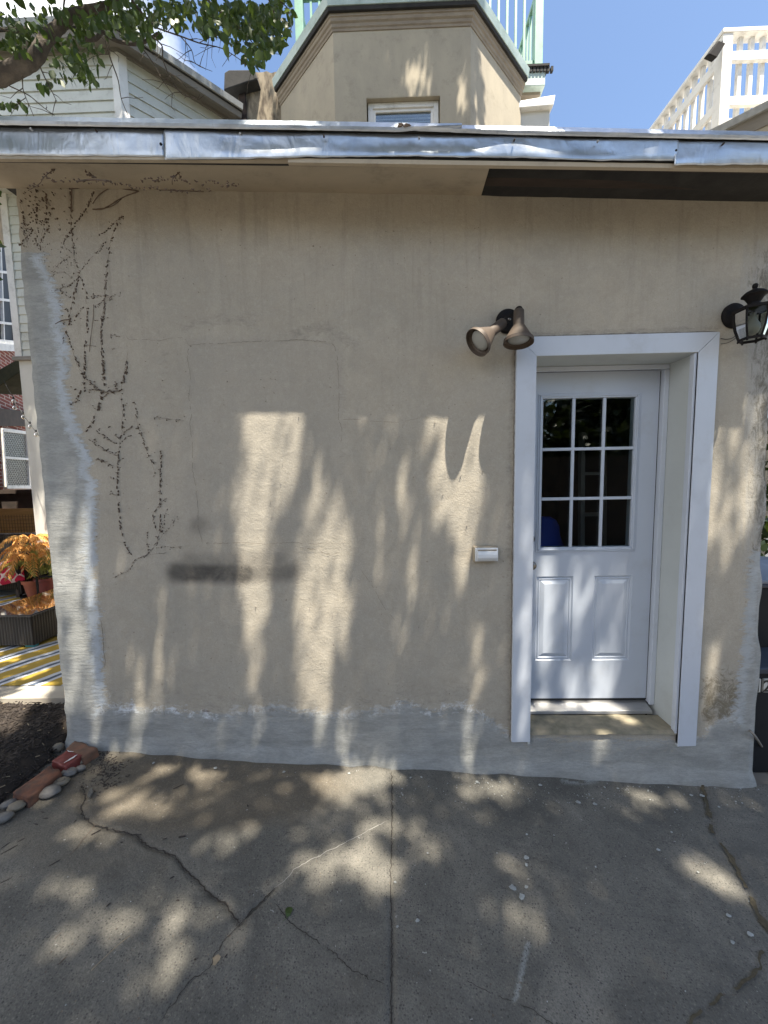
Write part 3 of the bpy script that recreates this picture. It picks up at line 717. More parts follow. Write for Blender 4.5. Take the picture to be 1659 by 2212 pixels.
sheet(-160, 354, top, [(-160, 331), (0, 334), (352, 337)], YF-.004, 1)
sheet(355, 1464, top, [(355, 344), (500, 342), (663, 338), (896, 336), (1180, 341), (1300, 345), (1464, 346)], YF-.012, 2, amp=.012)
sheet(1458, 1900, top, [(1458, 356), (1480, 354), (1560, 355), (1659, 354), (1900, 358)], YF-.016, 3)
# drip edge above
def lip(x0, x1, t, bb, Y0, seed):
    mb = MB(); n = int((x1-x0)/8)
    for i in range(n+1):
        x = x0+(x1-x0)*i/n; jt = mnoise.noise(Vector((x*.05, seed, 0)))*.7
        yt, yb = np.interp(x, *zip(*t))+jt, np.interp(x, *zip(*bb))+jt
        pb = at(x, yb, Y0); pt = at(x, yt, Y0+.012)
        mb.v += [pb+Vector((0, .004, -.004)), pb, at(x, (yb*.6+yt*.4), Y0-.004), pt, pt+Vector((0, .06, .012)), pt+Vector((0, .35, .03))]
    for i in range(n):
        for j in range(5): k = i*6+j; mb.f.append((k, k+6, k+7, k+1))
    mb.build('drip_edge', 'metal', house, smooth=False).modifiers.new('t', 'SOLIDIFY').thickness = .002
lip(-160, 998, [(-160, 246), (0, 250), (600, 260), (940, 266), (998, 266)], [(-160, 262), (0, 266), (600, 276), (860, 281), (998, 271)], YF-.03, 1)
lip(900, 1900, [(900, 268), (1100, 272), (1659, 284), (1900, 289)], [(900, 279), (1100, 287), (1659, 299), (1900, 304)], YF-.026, 2)
db = MB()
for i in range(14):
    p = at(random.uniform(855, 885), random.uniform(268, 273), YF-.036); db.blob(p, (.008, .004, .004), .4, (6, 4), seed=i)
tag(db.build('leaf_litter', 'vine'), 'small clump of dead leaves caught on the roof drip edge', 'leaf litter')
# roof deck
rf = MB(); z0, z1 = at(-160, 258, YF).z, at(1820, 296, YF).z; xa, xb = at(-160, 258, YF).x, at(1820, 296, YF).x
rf.hexa([(xa, YF+.02, z0-.05), (xb, YF+.02, z1-.05), (xb, DEP, z1+.02), (xa, DEP, z0+.02), (xa, YF+.02, z0), (xb, YF+.02, z1), (xb, DEP, z1+.07), (xa, DEP, z0+.07)])
rf.build('roof', 'tar', house)
for sx_, ex in ((348, 1), (1459, 2)):
    sc = MB(); y_ = 312 if ex == 1 else 326
    sc.lathe(at(sx_, y_, YF-.012), [(.006, 0), (.006, .004), (.003, .006)], 10, (0, -1, 0)); sc.build('screw', 'black', house)

for i, x_ in enumerate((70, 210, 520, 700, 905, 1110, 1290, 1560)):
    nl = MB(); nl.lathe(at(x_, 276+x_*.021+random.uniform(3, 6), YF-.022), [(.004, 0), (.004, .010), (.002, .012)], 8, (0, -1, 0)); nl.build('nail', 'beam' if i % 2 else 'alu', house)
# ---- door trim, reveal, door
dr = thing('door_frame', (1.2, 0, OZ0), '', '')
for k in ('label', 'category'):
    if k in dr: del dr[k]
dr.parent = house
tr = []
x0o, x0i, x1i, x1o, zt, zi = .678, .786, 1.640, 1.745, 2.358, 2.256
def trimboard(poly, y0=-.022, y1=-.0005): return MB().prism([Vector((x, y1, z)) for x, z in poly], (0, y0-y1, 0)).build('casing', 'trim', dr, .0015)
trimboard([(x0o, .057), (x0i, .057), (x0i, zi), (x0o, zt-.0008)])
trimboard([(x1i, .028), (x1o, .031), (x1o, zt-.0008), (x1i, zi)])
trimboard([(x0o+.0008, zt), (x0i+.0008, zi+.0008), (x1i-.0008, zi+.0008), (x1o-.0008, zt)], -.021)
M['caulk'] = pm('old_caulk', (.26, .235, .20), (.17, .15, .13), 40, .9, .4, 80)
for pts in ([(x0o-.003, .06), (x0o-.004, 1.2), (x0o-.003, zt)], [(x0o-.01, zt+.005), (1.2, zt+.006), (x1o, zt+.005)], [(x1o+.003, .05), (x1o+.004, 1.2), (x1o+.003, zt)]):
    q = MB(); ribbon(q, [Vector((x, 0, z)) for x, z in pts], (.0015, .0065), .0075, ground=False, sub=.012, jit=.8); q.build('caulk', 'caulk', dr)
YD = .228
rv = MB()
rv.box((x1i+.0, -.018, OZ0-.07), (x1i+.012, YD+.02, zi)); rv.box((x0i-.012, -.018, OZ0-.07), (x0i, YD+.02, zi)); rv.box((x0i, -.018, zi), (x1i, YD+.02, zi+.012))
rv.build('reveal', 'reveal', dr)
lp = MB(); lp.box((x1i-.014, -.012, OZ0-.01), (x1i-.0005, .010, zi-.001)); lp.box((x1i-.012, .010, OZ0-.01), (x1i-.006, .022, zi-.001)); lp.build('corner_bead', 'trim', dr, .001)
# frame behind
fx0, fx1 = at(1418, 1000, YD).x-.835, at(1418, 1000, YD).x+.004
zth = .165; zdt = at(1300, 806, YD).z
fr = MB()
fr.box((fx1, YD-.022, zth-.01), (x1i-.0005, YD+.05, zdt+.018)); fr.box((x0i+.0005, YD-.022, zth-.01), (max(fx0, x0i+.02), YD+.05, zdt+.018)); fr.box((x0i+.0005, YD-.021, zdt+.0185), (x1i-.0005, YD+.05, zi-.001))
fr.build('jamb', 'trim', dr, .002)
fr = MB(); fr.box((x1i-.030, YD-.042, zth-.01), (x1i-.001, YD-.0225, zi-.03)); fr.box((x0i+.001, YD-.041, zi-.028), (x1i-.001, YD-.0225, zi-.001)); fr.build('stop_moulding', 'trim', dr, .003)
gs = MB(); gs.box((fx1-.0045, YD+.001, zth), (fx1-.0005, YD+.03, zdt+.003)); gs.box((x0i+.01, YD+.001, zdt+.012), (fx1-.005, YD+.03, zdt+.018)); gs.box((x0i+.01, YD+.004, zth-.004), (fx1-.005, YD+.03, zth+.012)); gs.build('weather_strip', 'gasket', dr)
th = MB(); th.prism([Vector((x0i+.001, YD-.075, OZ0+.004)), Vector((x0i+.001, YD+.03, OZ0+.004)), Vector((x0i+.001, YD+.03, zth-.001)), Vector((x0i+.001, YD-.015, zth-.012)), Vector((x0i+.001, YD-.07, OZ0+.022))], (x1i-x0i-.032, 0, 0)); th.build('threshold', 'alu', dr, .0015)
# masonry step
st = MB(); n1, n2 = 70, 22
for j in range(n2+1):
    for i in range(n1+1):
        x = x0i+.001+(x1i-x0i-.002)*i/n1; y = -.016+(YD-.06)*j/n2
        z = OZ0+mnoise.noise(Vector((x*9, y*9, 2)))*.004-(.012*(max(0, 1-j/2))) + mnoise.noise(Vector((x*40, y*40, 5)))*.0012
        if j == 0: y += mnoise.noise(Vector((x*30, 0, 1)))*.004
        st.v.append(Vector((x, y, z)))
for j in range(n2):
    for i in range(n1): k = j*(n1+1)+i; st.f.append((k, k+1, k+n1+2, k+n1+1))
M['step'] = pm('mossy_stone_step', (.30, .26, .185), (.15, .14, .10), 9, .9, .7, 40)
st.build('step', 'step', house, smooth=True)

# the door leaf
door = thing('door', (0, 0, 0), '', '')
for k in ('label', 'category'):
    if k in door: del door[k]
door.parent = house
dx0, dx1 = fx0, fx1-.005; dz0, dz1 = zth+.012, zdt+.010
def D(px_, py_): p = at(px_, py_, YD); return p.x, p.z
gx0, gz1 = D(1172, 862); gx1, gz0 = D(1365, 1180); gx0, gx1 = D(1171, 1000)[0], D(1367, 1000)[0]
leaf = MB()
yb = YD+.044
leaf.box((dx0, YD, gz1), (dx1, yb, dz1)); leaf.box((dx0, YD, gz0), (gx0, yb, gz1)); leaf.box((gx1, YD, gz0), (dx1, yb, gz1))
pz1, pz0 = D(1200, 1245)[1], D(1200, 1427)[1]
pl = [(D(1157, 1340)[0], D(1236, 1340)[0]), (D(1281, 1340)[0], D(1362, 1340)[0])]
leaf.box((dx0, YD, pz1), (dx1, yb, gz0)); leaf.box((dx0, YD, dz0), (dx1, yb, pz0))
leaf.box((dx0, YD, pz0), (pl[0][0], yb, pz1)); leaf.box((pl[0][1], YD, pz0), (pl[1][0], yb, pz1)); leaf.box((pl[1][1], YD, pz0), (dx1, yb, pz1))
lo = leaf.build('door_leaf', 'door', door)
for (a, b) in pl:
    q = MB(); rings = [(0, 0), (.006, .007), (.012, .009), (.018, .004), (.024, .009), (.050, .0005)]
    rp = [[Vector((a+i, YD+d_, pz0+i)), Vector((b-i, YD+d_, pz0+i)), Vector((b-i, YD+d_, pz1-i)), Vector((a+i, YD+d_, pz1-i))] for i, d_ in rings]
    for r1, r2 in zip(rp[:-1], rp[1:]):
        for k in range(4): q.quad(r1[k], r1[(k+1) % 4], r2[(k+1) % 4], r2[k])
    q.quad(*rp[-1]); q.build('raised_panel', 'door', door)
# glazing frame
gf = MB()
for i, dpt in ((.030, -.006), (.020, -.011), (.011, -.006)):
    w_ = .010
    gf.box((gx0-i, YD+dpt, gz0-i), (gx1+i, YD-.0002, gz0-i+w_)); gf.box((gx0-i, YD+dpt, gz1+i-w_), (gx1+i, YD-.0002, gz1+i))
    gf.box((gx0-i, YD+dpt, gz0-i+w_), (gx0-i+w_, YD-.0002, gz1+i-w_)); gf.box((gx1+i-w_, YD+dpt, gz0-i+w_), (gx1+i, YD-.0002, gz1+i-w_))
gf.build('glazing_frame', 'door', door, .003)
mu = MB()
for t in (1/3, 2/3):
    xm = gx0+(gx1-gx0)*t; zm = gz0+(gz1-gz0)*t
    mu.box((xm-.009, YD-.006, gz0+.001), (xm+.009, YD+.006, gz1-.001))
for t in (1/3, 2/3):
    zm = gz0+(gz1-gz0)*t; mu.box((gx0+.001, YD-.0045, zm-.009), (gx1-.001, YD+.0045, zm+.009))
mu.build('muntins', 'door', door, .002)
MB().box((gx0-.001, YD+.008, gz0-.001), (gx1+.001, YD+.013, gz1+.001)).build('pane', 'glass', door)
kb = at(1152, 1222, YD-.05); kn = MB(); kx = dx0+.062; kz = at(1152, 1222, YD-.05).z
kx = at(1149, 1222, YD-.05).x
kn.lathe((kx, YD, kz), [(.028, 0), (.028, .006), (.012, .010), (.011, .030), (.024, .038), (.028, .052), (.024, .062), (.010, .066)], 20, (0, -1, 0)); kn.build('handle', 'nickel', door, smooth=True)
kn = MB(); kz2 = at(1148, 1165, YD-.02).z; kn.lathe((at(1147, 1165, YD-.02).x, YD, kz2), [(.028, 0), (.028, .010), (.018, .018), (.006, .020)], 20, (0, -1, 0)); kn.build('deadbolt', 'nickel', door, smooth=True)

# forms added inside in place of reflections in the door glass
lad = thing('ladder_form', (1.35, .9, OZ0), 'pale ladder-shaped form added inside, standing in for a reflection in the door glass', 'ladder')
for sx_, tt in ((-.05, 0), (.12, 0)):
    q = MB(); q.beam((1.50+sx_, .75, OZ0), (1.58+sx_, 1.0, 1.95), .03, .05, (0, 1, 0)); q.build('rail', 'ladder', lad)
for i in range(5):
    q = MB(); t = .12+i*.18; q.beam((1.45+.08*t, .75+.25*t, OZ0+1.8*t), (1.62+.08*t, .75+.25*t, OZ0+1.8*t), .06, .025); q.build('rung', 'ladder', lad)
q = MB(); q.blob((1.18, .95, 1.02), (.20, .12, .28), .1, (20, 14), seed=3)
tag(q.build('blue_reflection_form', 'blue', smooth=True), 'royal blue rounded form added inside, standing in for a reflection in the lower door panes', 'reflection form')
q = MB()
for (x, y) in ((1.03, .88), (1.33, .88), (1.03, 1.1), (1.33, 1.1)): q.box((x-.015, y-.015, OZ0), (x+.015, y+.015, .74))
q.box((1.0, .85, .74), (1.36, 1.13, .77))
tag(q.build('stool', 'beam'), 'dark wooden stool under the blue form inside the room', 'stool')

# ================================================================ WALL FITTINGS
fl = thing('twin_floodlight', at(1096, 695, 0), 'twin bell-shaped outdoor spotlights in faded bronze on a round black plate beside the door', 'spotlight')
pc = at(1096, 695, -.002)
q = MB(); q.lathe(pc, [(.063, 0), (.063, .012), (.056, .020), (.015, .024)], 32, (0, -1, 0)); q.build('mounting_plate', 'black', fl, smooth=False)
q = MB(); q.lathe(pc+Vector((.004, -.022, .004)), [(.008, 0), (.008, .004), (.003, .006)], 12, (0, -1, 0)); q.build('screw', 'nickel', fl)
def bell(top_, rim, nm='lamp_head', arm0=None):
    top_, rim = Vector(top_), Vector(rim); ax = rim-top_; L = ax.length; ax.normalize()
    q = MB(); q.lathe(top_, [(.001, -.004), (.022, -.003), (.0255, .002), (.0275, L*.46), (.034, L*.52), (.066, L*.86), (.0735, L*.90), (.0745, L), (.0715, L), (.0695, L*.90), (.060, L*.86), (.03, L*.55), (.002, L*.5)], 40, ax, cap=False)
    h = q.build(nm, 'bronze', fl, smooth=True); h.modifiers.new('es', 'EDGE_SPLIT').split_angle = radians(35)
    b_ = MB(); b_.lathe(top_, [(.001, L*.5), (.03, L*.6), (.053, L*.88), (.050, L*.905), (.030, L*.925), (.001, L*.93)], 32, ax, cap=False); b_.build('bulb', 'lens', h, smooth=True)
    q = MB(); q.tube(catmull([arm0, arm0.lerp(top_, .45)+Vector((0, -.01, .012)), top_+ax*.01], 5), .012, 10); q.blob(top_-ax*.006, (.019, .019, .016), .05, (12, 8)); q.build('swivel_arm', 'black', fl, smooth=True)
bell(at(1121, 671, -.115), at(1120, 741, -.140), arm0=pc+Vector((.035, -.018, .030)))
bell(at(1087, 697, -.095), at(1030, 741, -.150), arm0=pc+Vector((-.012, -.018, -.012)))

# outlet with weather cover
ob = thing('outlet_cover', at(1050, 1197, 0), 'small white hinged weather cover on an electrical box left of the door', 'outlet cover')
a = at(1021, 1213, 0); b = at(1072, 1178, 0)
MB().box((a.x, -.036, a.z+.004), (b.x, .003, b.z)).build('back_box', 'greybox', ob, .004)
a = at(1026, 1212, -.04); b = at(1075, 1183, -.04)
MB().box((a.x, -.052, a.z), (b.x, -.0362, b.z)).build('gasket_plate', 'plastic', ob, .003)
q = MB(); cx0, cx1, cz0, cz1 = a.x+.009, b.x-.006, a.z+.006, b.z-.014
prof = [(-.0525, cz1), (-.064, cz1-.002), (-.073, cz0+(cz1-cz0)*.62), (-.074, cz0+(cz1-cz0)*.35), (-.066, cz0+.004), (-.0525, cz0)]
q.prism([Vector((cx0, y, z)) for y, z in prof], (cx1-cx0, 0, 0)); q.build('lid', 'plastic', ob, .003)
q = MB(); q.box((cx0+.004, -.060, cz1+.001), (cx1-.004, -.0525, cz1+.006)); q.build('hinge', 'greybox', ob, .001)

# lantern
ln = thing('wall_lantern', at(1586, 683, 0), 'black six-sided carriage lantern with clear panes on the wall right of the door', 'lantern')
pc = at(1584, 683, -.002)
q = MB(); q.lathe(pc, [(.064, 0), (.064, .010), (.055, .020), (.030, .030), (.012, .034)], 32, (0, -1, 0)); q.build('back_plate', 'black', ln, smooth=False)
LY = -.135; lc = at(1626, 700, LY); 
z_of = lambda y_: at(1626, y_, LY).z
zt_, zb_ = z_of(667), z_of(735)
cxl, cyl = lc.x, LY
q = MB(); q.tube(catmull([pc+Vector((0, -.03, 0)), pc+Vector((.0, -.075, .0)), Vector((cxl-.02, LY+.035, zt_+.0)), Vector((cxl, LY, zt_+.012))], 6), .011, 10); q.build('arm', 'black', ln, smooth=True)
q = MB(); q.lathe((cxl, cyl, zt_), [(.080, -.004), (.082, .002), (.055, .008), (.032, .014), (.028, .026), (.020, .030)], 6, ph=pi/6); q.build('collar', 'black', ln)
H = z_of(612)-z_of(667)
q = MB(); q.lathe((cxl, cyl, zt_), [(.022, .026), (.040, H*.46), (.052, H*.52), (.050, H*.56), (.035, H*.68), (.014, H*.76), (.008, H*.79)], 28); q.build('cap', 'black', ln, smooth=True).modifiers.new('es', 'EDGE_SPLIT').split_angle = radians(35)
q = MB(); q.lathe((cxl, cyl, zt_), [(.006, H*.77), (.011, H*.84), (.012, H*.92), (.008, H*.98), (.002, H)], 14); q.build('finial', 'black', ln, smooth=True)
hb = zt_-zb_; rings = [(.078, 0), (.076, -hb*.3), (.068, -hb*.62), (.051, -hb*.97)]
hexp = lambda r, dz, k, s=1.0: Vector((cxl+r*s*cos(k*pi/3+pi/6), cyl+r*s*sin(k*pi/3+pi/6), zt_+dz))
for k in range(6):
    q = MB(); q.tube([hexp(r, dz, k) for r, dz in rings], .0048, 6); q.build('rib', 'black', ln)
    q = MB()
    for (r1, d1), (r2, d2) in zip(rings[:-1], rings[1:]): q.quad(hexp(r1, d1, k, .96), hexp(r1, d1, k+1, .96), hexp(r2, d2, k+1, .96), hexp(r2, d2, k, .96))
    q.build('pane', 'lanternglass', ln)
q = MB()
for r, dz in ((.080, -.004), (.052, -hb*.97)):
    for k in range(6): q.beam(hexp(r, dz, k), hexp(r, dz, k+1), .008, .012)
for k in range(6): q.blob(hexp(.052, -hb*.97-.007, k), (.005, .005, .006), 0, (8, 6))
q.build('hoop', 'black', ln)
q = MB(); q.lathe((cxl, cyl, zt_-.02), [(.012, 0), (.013, -.03), (.028, -.055), (.031, -.075), (.022, -.098), (.004, -.108)], 18); q.build('bulb', 'lens', ln, smooth=True)
# stub of cable by the lantern
q = MB(); q.tube(catmull([at(1557, 731, -.004), at(1569, 733, -.008), at(1580, 731, -.01), at(1588, 726, -.006)], 5), .0016, 6); q.tube(catmull([at(1557, 743, -.003), at(1570, 741, -.008), at(1583, 735, -.009), at(1590, 729, -.004)], 5), .0016, 6)
tag(q.build('wire', 'string', smooth=True), 'thin black wires trailing on the stucco below the lantern', 'wire')

# ---- dried vine tracks
vn = MB(); vs = MB()
def flake(mb, p, d, L, W, y=-.004):
    d = d.normalized(); sdv = Vector((-d.z, 0, d.x))
    a = p-d*L/2; b = p+d*L/2
    k = [a, p-d*L*.2+sdv*W/2*random.uniform(.6, 1.3), p+d*L*.25+sdv*W/2*random.uniform(.6, 1.2), b, p+d*L*.2-sdv*W/2*random.uniform(.6, 1.3), p-d*L*.25-sdv*W/2*random.uniform(.6, 1.3)]
    base = [Vector((q.x, y+.006, q.z)) for q in k]; tp = [Vector((p.x+(q.x-p.x)*.7, y-.0025, p.z+(q.z-p.z)*.7)) for q in k]
    mb.add(base+tp, [tuple(range(6, 12))]+[(i, (i+1) % 6, (i+1) % 6+6, i+6) for i in range(6)])
z4 = lambda x, y: (x/2.897, 365+y/2.897)
z8 = lambda x, y: (199+x*.4, 597+y*.4)
VT = [(z4, p, k) for p, k in (
 ([(230,120),(235,250),(232,350),(236,480),(258,600)], 2.4), ([(440,140),(450,260),(455,400),(465,500),(480,600),(505,650),(480,730),(460,840),(440,940),(430,1000)], 2.2),
 ([(285,150),(300,250),(285,350),(262,450),(258,520)], 1.6), ([(130,350),(165,430),(190,500)], 1.3), ([(130,200),(150,300),(160,380),(210,370)], 1.5), ([(210,380),(170,440),(130,480)], 1.3),
 ([(320,290),(300,380),(265,450)], 1.5),
 ([(590,150),(555,230),(500,320),(450,380),(400,470),(385,530)], 1.7), ([(770,300),(735,350),(700,450),(680,600),(665,720),(665,820),(650,920),(635,1000),(640,1100),(650,1200),(655,1350)], 1.9),
 ([(660,460),(620,520),(550,590),(505,650)], 1.5), ([(515,690),(545,780),(550,900),(548,1000),(540,1080),(535,1150),(530,1250),(535,1390)], 1.6),
 ([(400,970),(430,1050),(460,1130),(490,1230),(550,1320),(640,1400),(620,1500),(580,1590),(520,1660)], 1.6), ([(330,650),(400,580),(450,550)], 1.4), ([(330,770),(440,730),(500,690)], 1.4),
 ([(300,720),(340,660),(410,650),(460,690)], 1.4), ([(440,810),(400,770),(350,760)], 1.1), ([(560,810),(630,800),(690,795)], 1.2), ([(600,860),(650,835),(700,820)], 1.2),
 ([(640,1400),(700,1385),(770,1360)], 1.2), ([(640,1430),(690,1400),(765,1385)], 1.3), ([(610,1640),(680,1690),(745,1730)], 1.1), ([(560,1690),(650,1760),(740,1800)], 1.1), ([(610,1810),(720,1860)], 1.1),
 ([(530,1330),(480,1450),(440,1480)], 1.5), ([(520,870),(480,920),(440,945)], 1.2), ([(370,850),(420,880),(450,930)], 1.3), ([(500,620),(440,600),(390,560)], 1.2), ([(470,540),(420,500),(400,450)], 1.4),
 ([(770,790),(700,800),(640,830)], .9), ([(420,1020),(400,1060),(405,1110)], 1.2), ([(550,1385),(600,1380),(650,1390)], 1.), ([(470,1380),(440,1400)], 1.), ([(610,420),(650,405),(700,360),(770,300)], 1.1))]
VT += [(z8, p, k) for p, k in (
 ([(80,0),(75,100),(65,200),(50,320),(60,450),(70,600)], 1.5), ([(200,405),(180,520),(160,620),(170,750),(165,850),(145,950),(140,1080),(140,1200),(155,1340),(180,1450),(235,1530)], 1.7),
 ([(235,1530),(300,1500),(350,1440),(370,1380),(370,1200),(370,1080),(372,935)], 1.5), ([(350,1440),(390,1390),(440,1330),(470,1290)], 1.2), ([(360,1390),(330,1310),(340,1270),(400,1195)], 1.4),
 ([(375,1380),(395,1300),(415,1230)], 1.2), ([(235,1530),(200,1590),(110,1628)], 1.4), ([(300,1500),(360,1495),(400,1495)], .9), ([(350,1465),(400,1460),(490,1460)], .9), ([(300,1380),(305,1490)], 1.),
 ([(230,680),(250,800),(280,900),(325,1000),(350,1090)], .9), ([(35,830),(90,880),(135,900)], 1.), ([(10,885),(80,940),(140,970)], 1.), ([(25,985),(90,1015),(140,1030)], 1.), ([(90,820),(130,860),(155,880)], .9),
 ([(215,810),(165,850)], .9), ([(210,860),(150,900)], .9), ([(180,985),(140,1000)], .9), ([(0,580),(60,630),(160,610)], 1.2), ([(75,600),(130,590),(175,560)], 1.), ([(0,700),(30,720),(60,630)], 1.), ([(85,1080),(140,1100)], .8),
 ([(95,1170),(140,1185)], .8), ([(0,110),(60,105)], .8), ([(20,235),(90,230)], .8), ([(100,320),(150,325)], .8), ([(110,390),(135,390)], .8), ([(340,762),(370,765),(490,780)], .5))]
for f, pts, k in VT:
    P = [at(*f(*p), 0) for p in pts]
    for a, b in zip(P[:-1], P[1:]):
        L = (b-a).length; d = (b-a).normalized(); t = 0
        while t < L:
            q = a+d*t+Vector((random.gauss(0, .0032), 0, random.gauss(0, .003)))
            W = k*random.uniform(.0008, .0027); ln_ = random.uniform(.005, .017)*min(1.3, k*.7+.2)
            if random.random() < .78: flake(vn, q, d+Vector((random.gauss(0, .25), 0, random.gauss(0, .25))), ln_, W)
            if random.random() < .22:
                sdv = Vector((-d.z, 0, d.x))*random.choice((-1, 1)); flake(vn, q+sdv*random.uniform(.005, .013), sdv+d*.3, random.uniform(.005, .012), .0018*k)
            t += ln_*random.uniform(.6, 1.3)+.0015+(random.uniform(.01, .04) if random.random() < .10 else 0)
    ribbon(vs, P, (.0002, .0013 if k > 1.2 else .0008), .0085, ground=False, sub=.007, jit=.9, gap=.8)
for i in range(330):  # peppering of holdfast scars in the upper left corner
    f = random.random(); x_ = 50+abs(random.gauss(0, 60)); y_ = random.uniform(400, 720) if f < .8 else random.uniform(400, 900)
    if x_ > 190 or (y_ > 545 and x_ < np.interp(y_, by, bx)): continue
    a_ = random.uniform(0, pi); flake(vn, at(x_, y_, 0), Vector((cos(a_)*.4, 0, sin(a_))), random.uniform(.003, .011), random.uniform(.0015, .0042))
for i in range(160):
    x_ = random.uniform(130, 1060); y_ = random.uniform(480, 1500)
    a_ = random.uniform(0, pi); flake(vn, at(x_, y_, 0), Vector((cos(a_), 0, sin(a_)*.3)), random.uniform(.002, .006), random.uniform(.001, .002))
vine = thing('dried_vine', at(150, 700, 0), 'dead climbing vine stems and holdfast scars on the upper left of the tan wall', 'vine')
vn.build('holdfasts', 'vine', vine); vs.build('thread', 'vine', vine)
for pts, r in (([(150,408),(190,404),(240,404),(300,413)], .0045), ([(155,408),(154,430),(155,458)], .004), ([(300,413),(262,428),(225,450),(200,452)], .0035), ([(205,452),(240,446),(262,430)], .0025), ([(240,404),(215,420),(200,440)], .003),
               ([(240,400),(290,404),(350,410),(440,414)], .003), ([(119,700),(134,692),(152,690)], .0025), ([(202,658),(201,690),(196,728),(193,760)], .0018), ([(187,745),(207,748)], .0015)):
    vb = MB(); P = catmull([at(x, y, -.006) for x, y in pts], 6); vb.tube(P, [r*(.6+.6*abs(mnoise.noise(Vector((i*.9, r*999, 0))))) for i in range(len(P))], 6); vb.build('stem', 'vine', vine, smooth=True)
# stems clinging to the soffit
def sof(px_, py_):
    lo_, hi_ = YF+.03, -.002
    for _ in range(30):
        m = (lo_+hi_)/2; p = at(px_, py_, m); zs = ztop(p.x)+(m/.33)*.078
        if p.z > zs: lo_ = m
        else: hi_ = m
    return p+Vector((0, 0, -.004))
for pts, r in (([(165,390),(200,386),(240,390)], .0035), ([(60,410),(85,395),(100,376),(144,345)], .0015), ([(372,396),(376,380),(408,356)], .002)):
    vb = MB(); P = catmull([sof(*p) for p in pts], 6); vb.tube(P, r, 6); vb.build('stem', 'vine', vine, smooth=True)
vb = MB()
for pts in ([(144,345),(100,376),(84,396),(60,408)], [(408,350),(405,365),(376,382),(370,398)], [(488,348),(465,360),(444,380)], [(180,360),(200,380)], [(100,385),(180,392),(240,395),(330,405),(440,412)], [(440,408),(510,398)], [(300,385),(420,390),(515,398)]):
    P = [sof(*p) for p in pts]
    for a, b in zip(P[:-1], P[1:]):
        for i in range(int((b-a).length/.012)+1):
            q = a.lerp(b, random.random())+Vector((random.gauss(0, .008), random.gauss(0, .008), 0)); vb.blob(q, (random.uniform(.002, .007), random.uniform(.002, .006), .003), .4, (6, 4), seed=i)
vb.build('holdfasts', 'vine', vine, smooth=True)

# ================================================================ BEHIND THE ROOF
# --- tan house with the angled bay
bay = thing('bay_house', (0.18, 2.43, 3.3), 'tan stucco house with an angled upstairs bay, moulded cornice and white window', 'house')
BX0, BX1, BY = at(719, 67, 2.43).x, at(1017, 60, 2.43).x, 2.43
zc = (at(719, 67, BY).z+at(1017, 60, BY).z)/2
path = [(BX0-.80, BY+.80), (BX0, BY), (BX1, BY), (BX1+.80, BY+.80)]
wx0, wx1 = at(792, 240, BY).x, at(951, 240, BY).x; wz1 = at(870, 208, BY).z; wz0 = wz1-1.5; zlow = 3.2
T = .22
q = MB(); q.box((BX0+.0, BY, zlow), (wx0, BY+T, zc)); q.box((wx1, BY, zlow), (BX1, BY+T, zc)); q.box((wx0, BY, wz1), (wx1, BY+T, zc)); q.box((wx0, BY, zlow), (wx1, BY+T, wz0))
q.prism([(BX0, BY+.001, zlow), (BX0-.80, BY+.80, zlow), (BX0-.80+.2, BY+1.0, zlow), (BX0, BY+T, zlow)], (0, 0, zc-zlow))
q.prism([(BX1, BY+.001, zlow), (BX1, BY+T, zlow), (BX1+.80-.2, BY+1.0, zlow), (BX1+.80, BY+.80, zlow)], (0, 0, zc-zlow))
q.box((BX0-.78, BY+.82, zlow), (BX1+.78, BY+3.2, zc+.1))
q.build('wall', 'bay', bay)
q = MB(); q.box((wx0+.001, BY+.001, wz1-.0), (wx1-.001, BY+.06, wz1-.008)); q.build('lintel_edge', 'bay', bay)
prof = [(-.02, zc), (.008, zc), (.012, zc+.02), (.022, zc+.03), (.026, zc+.055), (.040, zc+.068), (.046, zc+.095), (.055, zc+.10), (.055, zc+.125), (-.02, zc+.125)]
sweep(MB(), path, prof).build('cornice', 'cornice', bay)
prof = [(-.02, zc+.1255), (.080, zc+.1255), (.088, zc+.155), (-.02, zc+.16)]
sweep(MB(), path, prof).build('roof_felt_edge', 'tar', bay)
prof = [(-.02, zc+.1605), (.095, zc+.1605), (.105, zc+.21), (.112, zc+.25), (.100, zc+.255), (-.02, zc+.22)]
sweep(MB(), path, prof).build('gutter', 'gtrim', bay)
q = MB(); q.prism([(BX0-.84, BY+.80, zc+.2), (BX0, BY, zc+.2), (BX1, BY, zc+.2), (BX1+.84, BY+.80, zc+.2), (BX1+.84, BY+3, zc+.2), (BX0-.84, BY+3, zc+.2)][::-1], (0, 0, .07)); q.build('roof', 'tar', bay)
wn = MB(); f_ = .055
wn.box((wx0+.012, BY+.05, wz0+.01), (wx0+.012+f_, BY+.10, wz1-.012)); wn.box((wx1-.012-f_, BY+.05, wz0+.01), (wx1-.012, BY+.10, wz1-.012)); wn.box((wx0+.012+f_, BY+.05, wz1-.012-f_), (wx1-.012-f_, BY+.10, wz1-.012)); wn.box((wx0+.012+f_, BY+.05, wz0+.01), (wx1-.012-f_, BY+.10, wz0+.01+f_))
wo_ = wn.build('window_frame', 'white', bay, .004)
i0 = .012+f_; wn = MB(); g_ = .03
wn.box((wx0+i0, BY+.065, wz0+.1), (wx0+i0+g_, BY+.095, wz1-i0)); wn.box((wx1-i0-g_, BY+.065, wz0+.1), (wx1-i0, BY+.095, wz1-i0)); wn.box((wx0+i0+g_, BY+.065, wz1-i0-g_), (wx1-i0-g_, BY+.095, wz1-i0)); wn.build('sash', 'white', wo_, .003)
MB().box((wx0+i0, BY+.08, wz0+.1), (wx1-i0, BY+.085, wz1-i0)).build('pane', 'glass', wo_)
